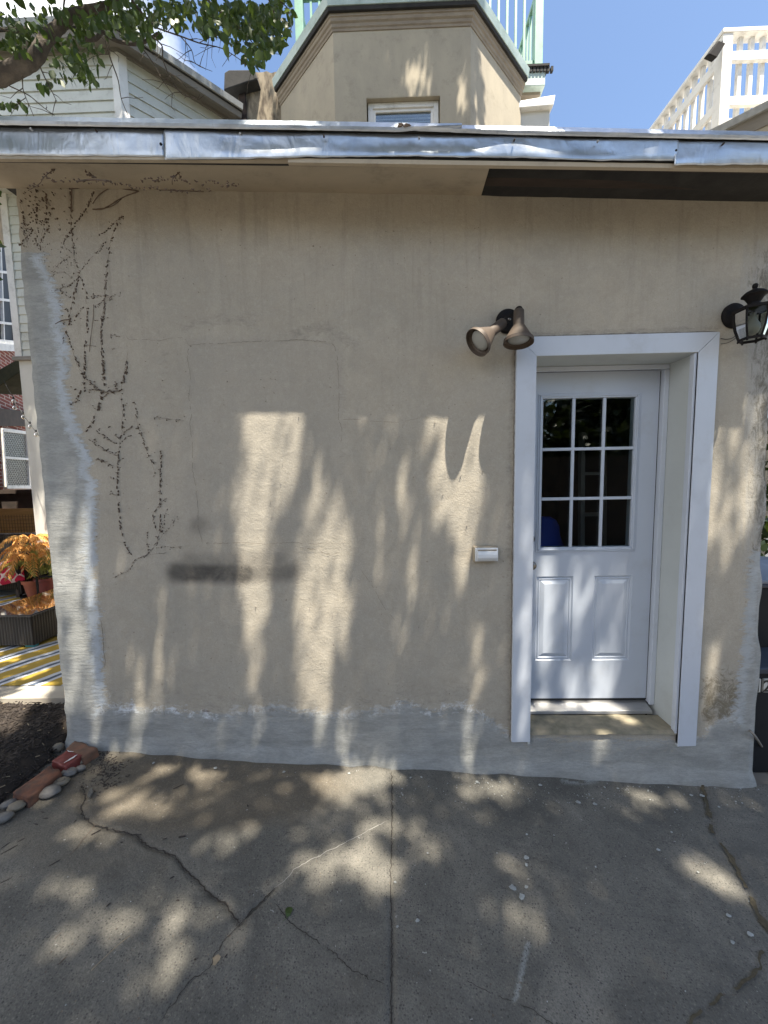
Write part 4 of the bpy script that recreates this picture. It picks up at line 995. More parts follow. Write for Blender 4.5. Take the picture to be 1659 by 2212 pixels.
wn = MB()
for i in range(14): z_ = wz1-i0-.03-i*.035; wn.quad((wx0+i0, BY+.095, z_-.020), (wx1-i0, BY+.095, z_-.020), (wx1-i0, BY+.105, z_), (wx0+i0, BY+.105, z_))
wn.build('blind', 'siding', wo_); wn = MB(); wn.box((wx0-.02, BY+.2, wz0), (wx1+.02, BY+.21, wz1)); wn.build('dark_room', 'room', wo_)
# right-hand ledges of the same house
q = MB(); e0, e1 = at(1122, 190, 3.3), at(1184, 156, 3.3)
q.box((e0.x-.2, 3.28, e0.z+.0), (e1.x-.04, 3.9, e1.z+.03)); q.build('box_gutter', 'gtrim', bay, .01)
q = MB(); 
for i in range(10): x_ = e0.x-.02+i*.045; q.box((x_, 3.26, e1.z-.02), (x_+.03, 3.30, e1.z+.035))
q.box((e0.x-.2, 3.25, e1.z+.0351), (e1.x+.0, 3.9, e1.z+.06)); q.build('roof_edge', 'tar', bay)
q = MB(); a_, b_ = at(1122, 205, 3.35), at(1178, 192, 3.35); q.box((a_.x-.2, 3.36, a_.z), (b_.x-.06, 3.9, e0.z-.002)); q.build('timber_fascia', 'cornice', bay)
q = MB(); a_, b_ = at(1118, 235, 3.2), at(1200, 208, 3.2); q.prism([(a_.x-.3, 3.2, a_.z+.0), (b_.x-.02, 3.2, a_.z+.03), (b_.x, 3.2, b_.z+.02), (a_.x-.3, 3.2, b_.z-.07)], (0, .6, 0)); q.build('ledge', 'white', bay, .008)
q = MB(); a_ = at(1120, 240, 3.25); b_ = at(1192, 240, 3.25); q.box((a_.x-.3, 3.27, 3.2), (b_.x-.02, 3.9, a_.z+.02)); q.build('pier', 'whitewall', bay)

# party wall between the twin houses
q = MB(); a_, b_ = at(517, 255, 3.34), at(640, 153, 3.34)
n_ = 14; tops = [(a_.x+(b_.x-a_.x)*i/n_, b_.z+mnoise.noise(Vector((i*.8, 0, 2)))*.035-(.05 if i > 11 else 0)) for i in range(n_+1)]
q.prism([Vector((a_.x, 3.34, 3.2))]+[Vector((x, 3.34, z)) for x, z in tops]+[Vector((b_.x, 3.34, 3.2))], (0, .35, 0))
pw = thing('party_wall', (a_.x, 3.34, 3.2), 'short sooty stucco wall with a black cap between the two upstairs bays', 'wall')
q.build('wall', 'chim', pw)
q = MB(); a_, b_ = at(486, 192, 3.25), at(553, 157, 3.25); q.prism([Vector((a_.x, 3.2, a_.z-.06)), Vector((a_.x+.02, 3.2, b_.z-.03)), Vector((a_.x+.08, 3.2, b_.z)), Vector((b_.x, 3.2, b_.z-.01)), Vector((b_.x+.03, 3.2, a_.z+.05)), Vector((b_.x-.12, 3.2, a_.z+.02))], (0, .5, 0))
q.build('cap', 'tar', pw, .012)
q = MB(); a_, b_ = at(517, 255, 3.31), at(529, 185, 3.31); q.box((a_.x, 3.31, 3.2), (b_.x, 3.3398, b_.z)); q.build('stain_strip', 'darkwood', pw, .01)

# green railing on the roof deck
gr_ = thing('green_railing', (.3, 3.7, zc+.35), 'sage green metal railing round the roof deck above the bay', 'railing')
RY = 3.62; rz0 = at(1160, 153, RY).z; rx1 = at(1161, 100, RY).x; rx0 = at(648, 60, RY).x; rh = .98
for x in (rx0, rx1): MB().box((x-.055, RY-.055, rz0-.25), (x+.055, RY+.055, rz0+1.35)).build('post', 'green', gr_, .004)
for x in (rx1,): MB().box((x-.05, RY+1.6, rz0-.25), (x+.05, RY+1.7, rz0+1.35)).build('post', 'green', gr_, .004)
for dz_ in (.06, rh): q = MB(); q.box((rx0+.056, RY-.022, rz0+dz_), (rx1-.056, RY+.022, rz0+dz_+.05)); q.build('rail', 'green', gr_)
for dz_ in (.06, rh): q = MB(); q.box((rx1-.022, RY+.056, rz0+dz_), (rx1+.022, RY+1.59, rz0+dz_+.05)); q.build('rail', 'green', gr_)
for dz_ in (.06, rh): q = MB(); q.box((rx0-.022, RY+.056, rz0+dz_), (rx0+.022, RY+1.59, rz0+dz_+.05)); q.build('rail', 'green', gr_)
x = rx0+.16
while x < rx1-.08: q = MB(); q.box((x-.014, RY-.014, rz0+.1105), (x+.014, RY+.014, rz0+rh-.0005)); q.build('baluster', 'green', gr_); x += .115
y = RY+.16
while y < RY+1.55:
    for xx in (rx1, rx0): q = MB(); q.box((xx-.014, y-.014, rz0+.1105), (xx+.014, y+.014, rz0+rh-.0005)); q.build('baluster', 'green', gr_)
    y += .13
q = MB(); q.beam((rx1-.06, RY+.06, rz0+.12), (rx1-.45, RY+.9, rz0+.95), .03, .03); q.build('brace', 'green', gr_)

# --- pale sided twin house
sh = thing('siding_house', (-3.3, 2.43, 3.3), 'neighbouring house in pale horizontal siding with a brown eave and white stucco below', 'house')
SX = at(259, 170, BY).x; zs = at(259, 116, BY).z
def siding(name, p0, p1, z0, z1, ex=.118, par=sh):
    q = MB(); d = Vector((p1[0]-p0[0], p1[1]-p0[1], 0)); n = Vector((d.y, -d.x, 0)).normalized(); a = Vector((p0[0], p0[1], 0)); b = Vector((p1[0], p1[1], 0))
    z = z1
    while z > z0:
        zl = max(z0, z-ex)
        for (u1, h1, u2, h2) in ((.004, z, .016, zl+.012), (.016, zl+.012, .018, zl), (.018, zl, .004, zl)):
            q.quad(a+n*u1+Vector((0, 0, h1)), b+n*u1+Vector((0, 0, h1)), b+n*u2+Vector((0, 0, h2)), a+n*u2+Vector((0, 0, h2)))
        z -= ex
    return q.build(name, 'siding', par)
E_ = .90
bx_l = -6.4
siding('siding', (bx_l, BY), (SX, BY), 5.55, zs); siding('siding', (SX, BY), (SX+E_, BY+E_), 5.55, zs)
q = MB(); q.prism([(bx_l, BY+.002, 5.55), (SX, BY+.002, 5.55), (SX+E_, BY+E_+.002, 5.55), (SX+E_, BY+3, 5.55), (bx_l, BY+3, 5.55)], (0, 0, zs-5.55)); q.build('wall', 'siding', sh)
q = MB(); sweep(q, [(SX-.07, BY-.001), (SX, BY-.001), (SX+.05, BY+.05)], [(.0, 5.56), (.024, 5.56), (.024, zs-.002), (0, zs-.002)]); q.build('corner_board', 'white', sh, .002)
zo = at(250, 62, BY-.2).z
pth = [(bx_l, BY), (SX, BY), (SX+E_+.02, BY+E_+.02)]
sweep(MB(), pth, [(-.02, zs), (.03, zs), (.03, zs+.05), (.05, zs+.06), (.20, zo-.06), (.215, zo), (-.02, zo)]).build('eave', 'eave', sh)
sweep(MB(), pth, [(-.02, zo+.0005), (.225, zo+.0005), (.23, zo+.012), (-.02, zo+.02)]).build('felt_edge', 'tar', sh)
sweep(MB(), pth, [(-.02, zo+.0205), (.25, zo+.0125), (.265, zo+.075), (.25, zo+.085), (-.02, zo+.10)]).build('gutter', 'shingle', sh)
q = MB(); q.prism([(bx_l, BY-.1, zo+.06), (SX, BY-.1, zo+.06), (SX+E_, BY+E_-.1, zo+.06), (SX+E_, BY+3, zo+.06), (bx_l, BY+3, zo+.06)], (0, 0, .05)); q.build('roof', 'shingle', sh)
# lower rear wall of the same house, seen in the gap beside the extension
NY = 3.33; c0_, c1_ = at(36, 760, NY).x, at(51, 768, NY).x; zsid = at(60, 772, NY).z
q = MB(); q.box((c0_+.01, NY, zsid), (-2.6, NY+3, 6.2)); q.build('wall', 'siding', sh)
siding('siding', (c1_, NY-.001), (-2.6, NY-.001), zsid, 6.1)
q = MB(); q.box((c0_, NY-.03, zsid-.01), (c1_, NY-.0012, 6.1)); q.build('corner_board', 'white', sh)
q = MB(); q.box((c0_+.03, NY-.012, -.1), (-2.6, NY+3, zsid-.02)); q.build('lower_wall', 'whitewall', sh)
q = MB(); q.box((c0_-.02, NY-.06, zsid-.05), (-2.6, NY-.0125, zsid-.001)); q.build('drip_board', 'eave', sh)

# --- brick house beyond the yard
A_, B_ = at(-60, 800, 4.9), at(75, 800, 8.2); nB = Vector((B_.y-A_.y, -(B_.x-A_.x), 0)).normalized()
def bp(px_, py_, off=0.0):
    d = Vector(FW + RT*(px_-CX)/F - UP*(py_-CY)/F); c = Vector(CAM); o = A_+nB*off
    return c+d*((o-c).dot(nB)/d.dot(nB))
bh = thing('brick_house', (A_.x, A_.y, 0), 'red brick house with tall white sash windows at the far left edge', 'house')
dB = Vector((B_.x-A_.x, B_.y-A_.y, 0)).normalized(); L0 = A_-dB*3; L1 = B_+dB*2
q = MB(); q.prism([Vector((L0.x, L0.y, -.1)), Vector((L1.x, L1.y, -.1)), Vector((L1.x, L1.y, 6.6)), Vector((L0.x, L0.y, 6.6))], -nB*.3); q.build('wall', 'brickwall', bh)
wf = MB(); cs = [(-60, 400), (24, 440), (33, 742), (-60, 735)]
P_ = [bp(*c, .03) for c in cs]
for a, b in zip(P_, P_[1:]+P_[:1]): wf.beam(a, b, .12, .05, nB)
wfo = wf.build('window_frame', 'white', bh)
sb_ = MB()
for yy in (470, 528, 590, 650, 700): sb_.beam(bp(-60, yy-10, .04), bp(30, yy, .04), .05, .05, nB)
for xx in (2,): sb_.beam(bp(xx-6, 440, .035), bp(xx+5, 740, .035), .05, .05, nB)
sb_.build('sash', 'white', wfo)
q = MB(); q.prism([bp(*c, .012) for c in cs], -nB*.005); q.build('pane', 'gasket', wfo)
q = MB(); q.beam(bp(-60, 745, .06), bp(36, 752, .06), .14, .08, nB); q.build('sill', 'white', bh)
q = MB(); q.beam(bp(-60, 898, .05), bp(64, 905, .05), .35, .1, nB); q.build('beam', 'beam', bh)
# screened panel below it
sp = thing('lattice_screen', bp(20, 1056), 'white framed diagonal lattice screen under the brick house', 'screen')
fr_ = MB(); c4 = [(3, 928), (57, 935), (64, 1052), (12, 1052)]; P_ = [bp(*c, .10) for c in c4]
for a, b in zip(P_, P_[1:]+P_[:1]): fr_.beam(a, b, .07, .05, nB)
fr_.beam(bp(8, 988, .10), bp(61, 992, .10), .05, .04, nB); fr_.beam(bp(-30, 926, .10), bp(-22, 1052, .10), .07, .05, nB); fr_.build('frame', 'white', sp)
lt = MB()
for k in range(-14, 30):
    for sgn in (1, -1):
        t0, t1 = k/15.0, k/15.0+.9*sgn
        pa = [(u, 0.0 if sgn*(u-t0) < 0 else 0) for u in (t0, t1)]
        u0, v0, u1, v1 = t0, 0.0, t1, 1.0
        if u0 < 0 or u0 > 1 or u1 < 0 or u1 > 1:
            for _ in range(1):
                if u1 != u0:
                    s0 = max(0, min(1, (0-u0)/(u1-u0))); s1 = max(0, min(1, (1-u0)/(u1-u0))); sa, sb2 = min(s0, s1), max(s0, s1)
                    if (u0 > 1 and u1 > 1) or (u0 < 0 and u1 < 0) or sb2-sa < .02: sa = sb2 = 0
            if sb2-sa < .02: continue
            v0, v1 = sa, sb2; u0, u1 = u0+(t1-t0)*sa, t0+(t1-t0)*sb2
        bl = lambda u, v: bp(5+(u*55)+v*6, 930+v*120+u*4, .085 if sgn > 0 else .078)
        lt.beam(bl(u0, v0), bl(u1, v1), .014, .006, nB)
lt.build('lattice', 'alu', sp)
q = MB(); q.prism([bp(*c, .02) for c in c4], -nB*.01); q.build('backing', 'room', sp)
# awning, string lights
aw = MB(); Pa = [at(x, y, 3.6) for x, y in ((-40, 815), (-5, 800), (44, 772), (42, 804), (0, 833), (-40, 850))]
tag(aw.prism(Pa, (0, .7, .12)).build('awning', 'awn', bev=.01), 'olive green canvas awning edge at the far left', 'awning')
sg = thing('string_lights', at(40, 890, 3.0), 'black cord of clear globe bulbs hanging in the side yard at far left', 'string lights')
cp = catmull([at(8, 822, 3.2), at(20, 845, 3.1), at(29, 858, 3.0), at(48, 892, 2.9), at(64, 915, 2.8), at(80, 936, 2.7), at(92, 950, 2.6)], 6)
MB().tube(cp, .004, 6).build('cord', 'string', sg)
M['bulbglass'] = glassmat('clear_bulb_glass', (.85, .85, .83), 1.6, .12)
for x, y in ((29, 868), (31, 882), (50, 902), (65, 922), (78, 940)):
    p = at(x, y-6, 2.95-(x-29)*.005); MB().lathe(p, [(.010, .03), (.010, .01), (.011, 0)], 10).build('socket', 'string', sg)
    MB().lathe(p, [(.010, 0), (.022, -.015), (.026, -.032), (.020, -.05), (.003, -.058)], 14).build('bulb', 'bulbglass', sg, smooth=True)

# --- white deck railing on the right with its floodlight
wr = thing('white_railing', (3.9, 2.3, 5), 'white wooden balustrade of a raised deck at the upper right', 'railing')
WY = 2.3; wx = at(1565, 80, WY).x; zt2, zm2, zb2 = at(1567, 78, WY).z, at(1567, 131, WY).z, at(1567, 227, WY).z; zg2 = at(1565, 290, WY).z
MB().box((wx-.05, WY-.05, zg2-.9), (wx+.05, WY+.05, zt2-.021)).build('post', 'white', wr, .004)
MB().box((wx-.05, WY+3.1, zg2-.9), (wx+.05, WY+3.2, zt2-.021)).build('post', 'white', wr, .004)
def railbox(a, b): MB().box(a, b).build('rail', 'white', wr, .004)
railbox((wx-.06, WY-.06, zt2-.02), (wx+1.8, WY+.06, zt2+.02)); railbox((wx-.06, WY+.061, zt2-.02), (wx+.06, WY+3.2, zt2+.02))
for zz, hh in ((zm2, .045), (zb2, .045)):
    railbox((wx+.051, WY-.045, zz-hh), (wx+1.8, WY-.008, zz+hh)); railbox((wx-.045, WY+.051, zz-hh), (wx-.008, WY+3.09, zz+hh))
k = 0; x = wx+.17
while x < wx+1.75: MB().box((x-.019, WY-.0075, zb2-.15), (x+.019, WY+.028, zt2-.021)).build('baluster', 'white', wr); x += .115
y = WY+.17
while y < WY+3.05: MB().box((wx-.0075, y-.019, zb2-.15), (wx+.028, y+.019, zt2-.021)).build('baluster', 'white', wr); y += .115
railbox((wx+.03, WY-.03, zb2-.28), (wx+1.8, WY+.05, zb2-.151))
q = MB(); q.box((wx-.06, WY+.06, zg2-1.0), (wx+1.8, WY+3.2, zg2-.88)); q.build('deck_floor', 'white', wr)
for (xx, yy) in ((wx, WY), (wx, WY+3.15), (wx+1.75, WY+1)): MB().box((xx-.045, yy-.045, -.4), (xx+.045, yy+.045, zg2-1.001)).build('deck_leg', 'white', wr)
bf = thing('box_floodlight', (wx, WY, zt2), 'small black rectangular floodlight tilted on the corner of the white railing', 'floodlight')
Pf = [at(x, y, WY-.12) for x, y in ((1553, 87), (1568, 93), (1549, 124), (1531, 116))]
MB().prism(Pf, (0, .07, .02)).build('housing', 'black', bf, .006)
q = MB(); q.beam(at(1552, 100, WY-.05), (wx-.02, WY-.02, zt2-.06), .02, .02); q.build('bracket', 'black', bf)
# --- eave at the right edge
re = thing('right_house', (4.6, 2.6, 3.3), 'corner of a grey-trimmed house eave below the white railing at the right edge', 'house')
p0 = at(1580, 276, 2.1); p1 = Vector((p0.x+.75, p0.y-.75, 0)); zE = p0.z
path = [(p0.x-.5, p0.y+.5), (p1.x, p1.y), (p1.x+2, p1.y)]
sweep(MB(), path, [(.0, zE-.03), (.07, zE-.03), (.085, zE+.03), (.0, zE+.05)]).build('eave', 'shingle', re)
sweep(MB(), path, [(-.1, zE-.14), (.01, zE-.14), (.04, zE-.031), (-.1, zE-.031)]).build('cornice', 'eave', re)
q = MB(); q.prism([(path[0][0], path[0][1], 3.3), (path[1][0], path[1][1], 3.3), (path[2][0], path[2][1], 3.3), (path[2][0], path[0][1], 3.3)], (0, 0, zE-3.33)); q.build('wall', 'bay', re)

# ================================================================ YARD ON THE LEFT
FL = .045
pth_o = bpy.data.objects['path']; 
c0 = atg(74, 1397, flat=FL+.02); cR = atg(125, 1373, flat=FL+.02)
d1 = (cR-c0); d1.z = 0; d1.normalize(); d2 = Vector((-d1.y, d1.x, 0))
if d2.x > 0: d2 = -d2
ang = atan2(d1.y, d1.x)
ht = at(75, 1329, c0.y).z
def ob_box(o, u0, u1, v0, v1, z0, z1, mb):
    P = [o+d1*u+d2*v for u, v in ((u0, v0), (u1, v0), (u1, v1), (u0, v1))]
    return mb.hexa([Vector((p.x, p.y, z0)) for p in P]+[Vector((p.x, p.y, z1)) for p in P])
tbl = thing('coffee_table', (c0.x, c0.y, FL), 'dark wicker coffee table with a glossy glass top standing on the striped rug', 'table')
ob_box(c0, 0, .95, 0, .6, FL+.03, ht-.022, MB()).build('wicker_body', 'wicker', tbl, .01)
ob_box(c0, -.01, .96, -.01, .61, ht-.0215, ht-.008, MB()).build('top_rim', 'wicker', tbl, .004)
ob_box(c0, .012, .94, .012, .59, ht-.0075, ht, MB()).build('glass_top', 'tableglass', tbl, .002)
for u, v in ((.02, .02), (.93, .02), (.02, .55), (.93, .55)): ob_box(c0, u, u+.05, v, v+.09, FL+.008, FL+.0295, MB()).build('foot', 'teal', tbl)
# rug
k = N('striped_outdoor_rug')
sa, sb = atg(0, 1467, flat=FL), atg(132, 1422, flat=FL); sd_ = (sb-sa).normalized(); sn = Vector((-sd_.y, sd_.x, 0))
sep = k.n('ShaderNodeVectorMath', operation='DOT_PRODUCT'); k.l(k.tc.outputs['Object'], sep.inputs[0]); sep.inputs[1].default_value = sn
wob = k.math('MULTIPLY', k.noise(2.6, 2, .4), .10)
ph = k.math('FRACT', k.math('DIVIDE', k.math('ADD', sep.outputs['Value'], wob), .27))
rp = k.n('ShaderNodeValToRGB'); rp.color_ramp.interpolation = 'CONSTANT'; k.l(ph, rp.inputs[0])
Yl, Wh, Gy = (.34, .23, .03, 1), (.48, .50, .54, 1), (.06, .08, .12, 1)
els = rp.color_ramp.elements; els[0].position = 0; els[0].color = Yl; els[1].position = .40; els[1].color = Wh
for p_, c_ in ((.55, Gy), (.70, Wh), (.86, Yl)): e = els.new(p_); e.color = c_
k.out(rp.outputs[0], .85, k.bump(k.noise(120, 3, .6), .3, .003)); M['rug'] = k.m
fy = atg(60, 1482, flat=FL).y
q = MB(); n1, n2 = 50, 40
for j in range(n2+1):
    for i in range(n1+1):
        x = -6.2+(6.2-2.06)*i/n1; y = fy+(3.1-fy)*j/n2; q.v.append(Vector((x, y, FL+.006+.010*max(0, mnoise.noise(Vector((x*1.6, y*3.1, 0)))))))
for j in range(n2):
    for i in range(n1): kk = j*(n1+1)+i; q.f.append((kk, kk+1, kk+n1+2, kk+n1+1))
ro = q.build('rug', 'rug', smooth=True); tag(ro, 'yellow, white and grey striped outdoor rug on the yard paving', 'rug')
ro.modifiers.new('t', 'SOLIDIFY').thickness = .004
# sofa
s0 = atg(50, 1293, flat=FL)
sofa = thing('sofa', (s0.x, s0.y, FL), 'dark wicker outdoor sofa with curved arms at the left edge of the photo', 'sofa')
fd = Vector((d2.y, -d2.x, 0));
def sbx(u0, u1, v0, v1, z0, z1, nm, mt='wicker', bev=.02): ob_box(s0, u0, u1, v0, v1, FL+z0, FL+z1, MB()).build(nm, mt, sofa, bev)
sbx(0, .75, .06, 1.4, .12, .33, 'seat'); sbx(.62, .75, .06, 1.4, .33, .82, 'backrest')
for v in (0, 1.401):
    P = catmull([s0+d1*u+d2*(v+.03)+Vector((0, 0, FL+z)) for u, z in ((.02, .02), (.0, .40), (.05, .52), (.2, .56), (.72, .60))], 6)
    MB().tube(P, .032, 8).build('arm', 'wicker', sofa, smooth=True)
    sbx(.05, .72, v+.01, v+.05, .12, .50, 'arm_panel', 'wicker', .01)
for u in (.03, .68):
    for v in (.08, 1.3): sbx(u, u+.05, v, v+.05, 0, .1195, 'leg', 'beam', .005)
sbx(.04, .60, .09, 1.37, .3305, .40, 'seat_cushion', 'black', .03)
pw_ = MB(); pc_ = at(14, 1238, s0.y-.05)
for j in range(13):
    for i in range(13):
        u, v = i/6-1, j/6-1; th = .07*sqrt(max(0, (1-u*u)*(1-v*v)))+.004; pw_.v.append(Vector((u*.23, -th, v*.16+u*.01)))
for j in range(13):
    for i in range(13):
        u, v = i/6-1, j/6-1; th = .07*sqrt(max(0, (1-u*u)*(1-v*v)))+.004; pw_.v.append(Vector((u*.23, th, v*.16+u*.01)))
for kk in range(2):
    for j in range(12):
        for i in range(12): b = kk*169+j*13+i; fq = (b, b+1, b+14, b+13); pw_.f.append(fq if kk == 0 else fq[::-1])
po = pw_.build('throw_pillow', 'pinkish', smooth=True); po.location = pc_+Vector((-.06, 0, 0)); po.rotation_euler = (radians(-16), radians(-6), radians(25))
tag(po, 'pink throw pillow with a white trellis pattern on the dark sofa', 'pillow')
# plant
pp = atg(78, 1288, flat=FL)
pot = thing('potted_plant', (pp.x, pp.y, FL), 'orange feathery potted plant in a terracotta pot by the white wall', 'plant')
MB().lathe((pp.x, pp.y, FL), [(.09, .015), (.125, .20), (.14, .20), (.145, .245), (.125, .245), (.12, .21), (.001, .2)], 24).build('pot', 'terra', pot, smooth=True).modifiers.new('e', 'EDGE_SPLIT')
MB().lathe((pp.x, pp.y, FL), [(.15, 0), (.17, .022), (.16, .024), (.09, .0148)], 24).build('saucer', 'black', pot)
sh_ = at(76, 1168, pp.y).z; q = MB(); q.tube(catmull([(pp.x, pp.y, FL+.2), (pp.x+.02, pp.y, FL+.5), (pp.x-.01, pp.y, sh_)], 6), [.014]*6+[.01]*6+[.006], 8)
q.tube(catmull([(pp.x, pp.y, FL+.2), (pp.x+.07, pp.y, FL+.5), (pp.x+.12, pp.y-.02, sh_-.3)], 6), .007, 8); q.build('stem', 'bark', pot)
for mt, lvls in (('frond', ((0, .42, 9, .62), (-.13, .46, 9, .5), (-.25, .40, 8, .45))), ('frondg', ((-.36, .34, 8, .3),))):
    q = MB()
    for dz_, L, n_, dr_ in lvls:
        for i in range(n_):
            a = 2*pi*i/n_+dz_*9+random.uniform(-.2, .2); base = Vector((pp.x, pp.y, sh_+dz_)); Lk = L*random.uniform(.8, 1.1)
            pts = [base+Vector((cos(a)*Lk*t, sin(a)*Lk*t, .16*sin(t*pi*.8)-dr_*.55*t*t)) for t in np.linspace(0, 1, 9)]
            q.tube(pts, [.005*(1-t*.7) for t in np.linspace(0, 1, 9)], 5)
            P = catmull(pts, 3)
            for j, p in enumerate(P[2:]):
                for sgn in (-1, 1):
                    sdv = Vector((-sin(a), cos(a), 0))*sgn; tip = p+sdv*random.uniform(.035, .06)+Vector((cos(a)*.02, sin(a)*.02, -random.uniform(.04, .085)))
                    m = (p+tip)/2+Vector((0, 0, .012)); w_ = Vector((cos(a), sin(a), 0))*.010
                    q.quad(p, m+w_, tip, m-w_)
    q.build('fronds', mt, pot)
p2_ = atg(100, 1289, flat=FL)
p2t = thing('planter', (p2_.x, p2_.y+.05, FL), 'dark red round planter with leaf stalks beside the terracotta pot', 'planter')
MB().lathe((p2_.x, p2_.y+.05, FL), [(.10, .015), (.135, .235), (.15, .235), (.152, .27), (.13, .27), (.12, .23), (.001, .22)], 24).build('pot', 'brick2', p2t, smooth=True).modifiers.new('e', 'EDGE_SPLIT')
q = MB()
for i in range(26):
    a = random.uniform(0, 2*pi); r = random.uniform(.02, .1); b0 = Vector((p2_.x+cos(a)*r, p2_.y+.05+sin(a)*r, FL+.22)); hh = random.uniform(.2, .62); tp_ = b0+Vector((cos(a)*.1, sin(a)*.1, hh))
    q.tube([b0, (b0+tp_)/2+Vector((.01, 0, 0)), tp_], .003, 4)
    for j in range(5): c_ = b0.lerp(tp_, random.uniform(.4, 1)); w_ = Vector((random.gauss(0, .02), random.gauss(0, .02), -.01)); e_ = c_+Vector((random.gauss(0, .03), random.gauss(0, .03), -.06)); q.quad(c_, (c_+e_)/2+w_, e_, (c_+e_)/2-w_)
q.build('stalks', 'frondg', p2t)
# black metal stand
f0 = atg(84, 1296, flat=FL); f1 = Vector((f0.x+.36, f0.y+.03, 0)); ms_ = thing('plant_stand', (f0.x, f0.y, FL), 'black square-tube metal stand in front of the pots', 'stand')
zt3 = at(84, 1246, f0.y).z
q = MB()
for b_ in (Vector((0, 0, 0)), Vector((.05, .32, 0))):
    for p in (f0, f1): q.beam(Vector((p.x, p.y, FL))+b_, Vector((p.x, p.y, zt3))+b_, .02, .02, (0, 1, 0))
q.build('legs', 'black', ms_)
q = MB(); 
for b_ in (Vector((0, 0, 0)), Vector((.05, .32, 0))): q.beam(Vector((f0.x-.01, f0.y, zt3))+b_, Vector((f1.x+.01, f1.y, zt3))+b_, .02, .02)
for p in (f0, f1): q.beam(Vector((p.x, p.y+.01, zt3)), Vector((p.x+.05, p.y+.31, zt3)), .02, .02)
q.build('top_frame', 'black', ms_)
# fence with wire net
fe = thing('board_fence', at(0, 1200, 4.6), 'sunlit orange board fence at the back of the left side yard', 'fence')
zf = at(20, 1098, 4.6).z; xa, xb = at(-160, 1200, 4.6).x, at(110, 1200, 4.6).x
q = MB(); n_ = 6
for i in range(n_): z_ = .0+(zf)*i/n_; q.box((xa, 4.6, z_), (xb, 4.63, z_+zf/n_-.006))
q.build('boards', 'fencewood', fe, .003)
nw = thing('wire_net', at(0, 1200, 4.3), 'thin square wire netting in front of the orange boards', 'netting')
q = MB(); xn0, xn1 = at(-160, 1200, 4.3).x, at(85, 1200, 4.3).x; zn_ = at(20, 1112, 4.3).z
x = xn0
while x < xn1: q.beam((x, 4.3, .03), (x, 4.3, zn_), .004, .004, (0, 1, 0)); x += .05
z = .1
while z < zn_: q.beam((xn0, 4.295, z), (xn1, 4.295, z), .004, .004); z += .06
q.build('net', 'netwire', nw)
q = MB(); q.box((at(-60, 1090, 5.2).x, 5.2, .9), (at(90, 1090, 5.2).x, 5.5, at(30, 1060, 5.2).z)); q.box((at(-60, 1090, 5.2).x, 5.15, at(30, 1066, 5.2).z), (at(90, 1090, 5.2).x, 5.6, at(30, 1060, 5.2).z+.02))
q.box((at(-60, 1090, 5.2).x, 5.25, 0), (at(90, 1090, 5.2).x, 5.45, .9))
tag(q.build('low_wall', 'beam'), 'dark low wall with a ledge above the orange fence', 'wall')

# ================================================================ MULCH, BRICKS, STONES
poly = [atg(*p, dz=.03) for p in ((-200, 1496), (150, 1506), (149, 1596), (146, 1604), (128, 1618), (112, 1636), (80, 1668), (30, 1706), (0, 1728), (-40, 1760), (-100, 1800), (-200, 1880))]
poly[0] = Vector((-4.4, poly[0].y, 0)); poly[-1] = Vector((-4.0, poly[-1].y-.5, 0)); poly[1].x = -2.0; poly[1].y = poly[0].y = .30; poly[2].x = -1.995; poly[2].y = -.02
PX = [p.x for p in poly]; PY = [p.y for p in poly]
def inpoly(x, y):
    c = False; j = len(PX)-1
    for i in range(len(PX)):
        if (PY[i] > y) != (PY[j] > y) and x < (PX[j]-PX[i])*(y-PY[i])/(PY[j]-PY[i])+PX[i]: c = not c
        j = i
    return c
pl2 = [(x, y) for x, y in zip(PX, PY)]; pl2.append(pl2[0])
def bedz(x, y):
    d = float(seg_dist(np.array([x]), np.array([y]), pl2[2:-1])[0]); k = min(1, d/.12)
    base = -0.1065-0.0602*x; up = .06*k+.02*mnoise.noise(Vector((x*7, y*7, 0)))*k+.008*mnoise.noise(Vector((x*25, y*25, 3)))
    return base+up+.008+max(0, min(1, (x+2.6)/.6))*.035*k
q = MB(); stp = .03; ids = {}
gx = np.arange(-4.4, -1.55, stp); gy = np.arange(-1.6, .33, stp)
for j, y in enumerate(gy):
    for i, x in enumerate(gx):
        if inpoly(x, y) and not (x > -2.0 and y > -.005): ids[(i, j)] = len(q.v); q.v.append(Vector((x, y, bedz(x, y))))
for (i, j) in list(ids):
    if all(k_ in ids for k_ in ((i+1, j), (i+1, j+1), (i, j+1))): q.f.append((ids[(i, j)], ids[(i+1, j)], ids[(i+1, j+1)], ids[(i, j+1)]))
tag(q.build('mulch_bed', 'soil', smooth=True), kind='structure')
def chip(mb, p, L, W, T_, a, tilt):
    R = Matrix.Rotation(a, 3, 'Z') @ Matrix.Rotation(tilt, 3, 'Y') @ Matrix.Rotation(random.uniform(-.6, .6), 3, 'X')
    b = [Vector((-L/2, -W/2*random.uniform(.3, 1), 0)), Vector((L*.1, -W/2, 0)), Vector((L/2, 0, 0)), Vector((L*.2, W/2, 0)), Vector((-L/2, W/2*random.uniform(.2, .8), 0))]
    v = [p+R@x for x in b]+[p+R@(x+Vector((0, 0, T_))) for x in b]
    mb.add(v, [tuple(range(5))[::-1], tuple(range(5, 10))]+[(i, (i+1) % 5, (i+1) % 5+5, i+5) for i in range(5)])
q = MB(); q2 = MB(); cnt = 0
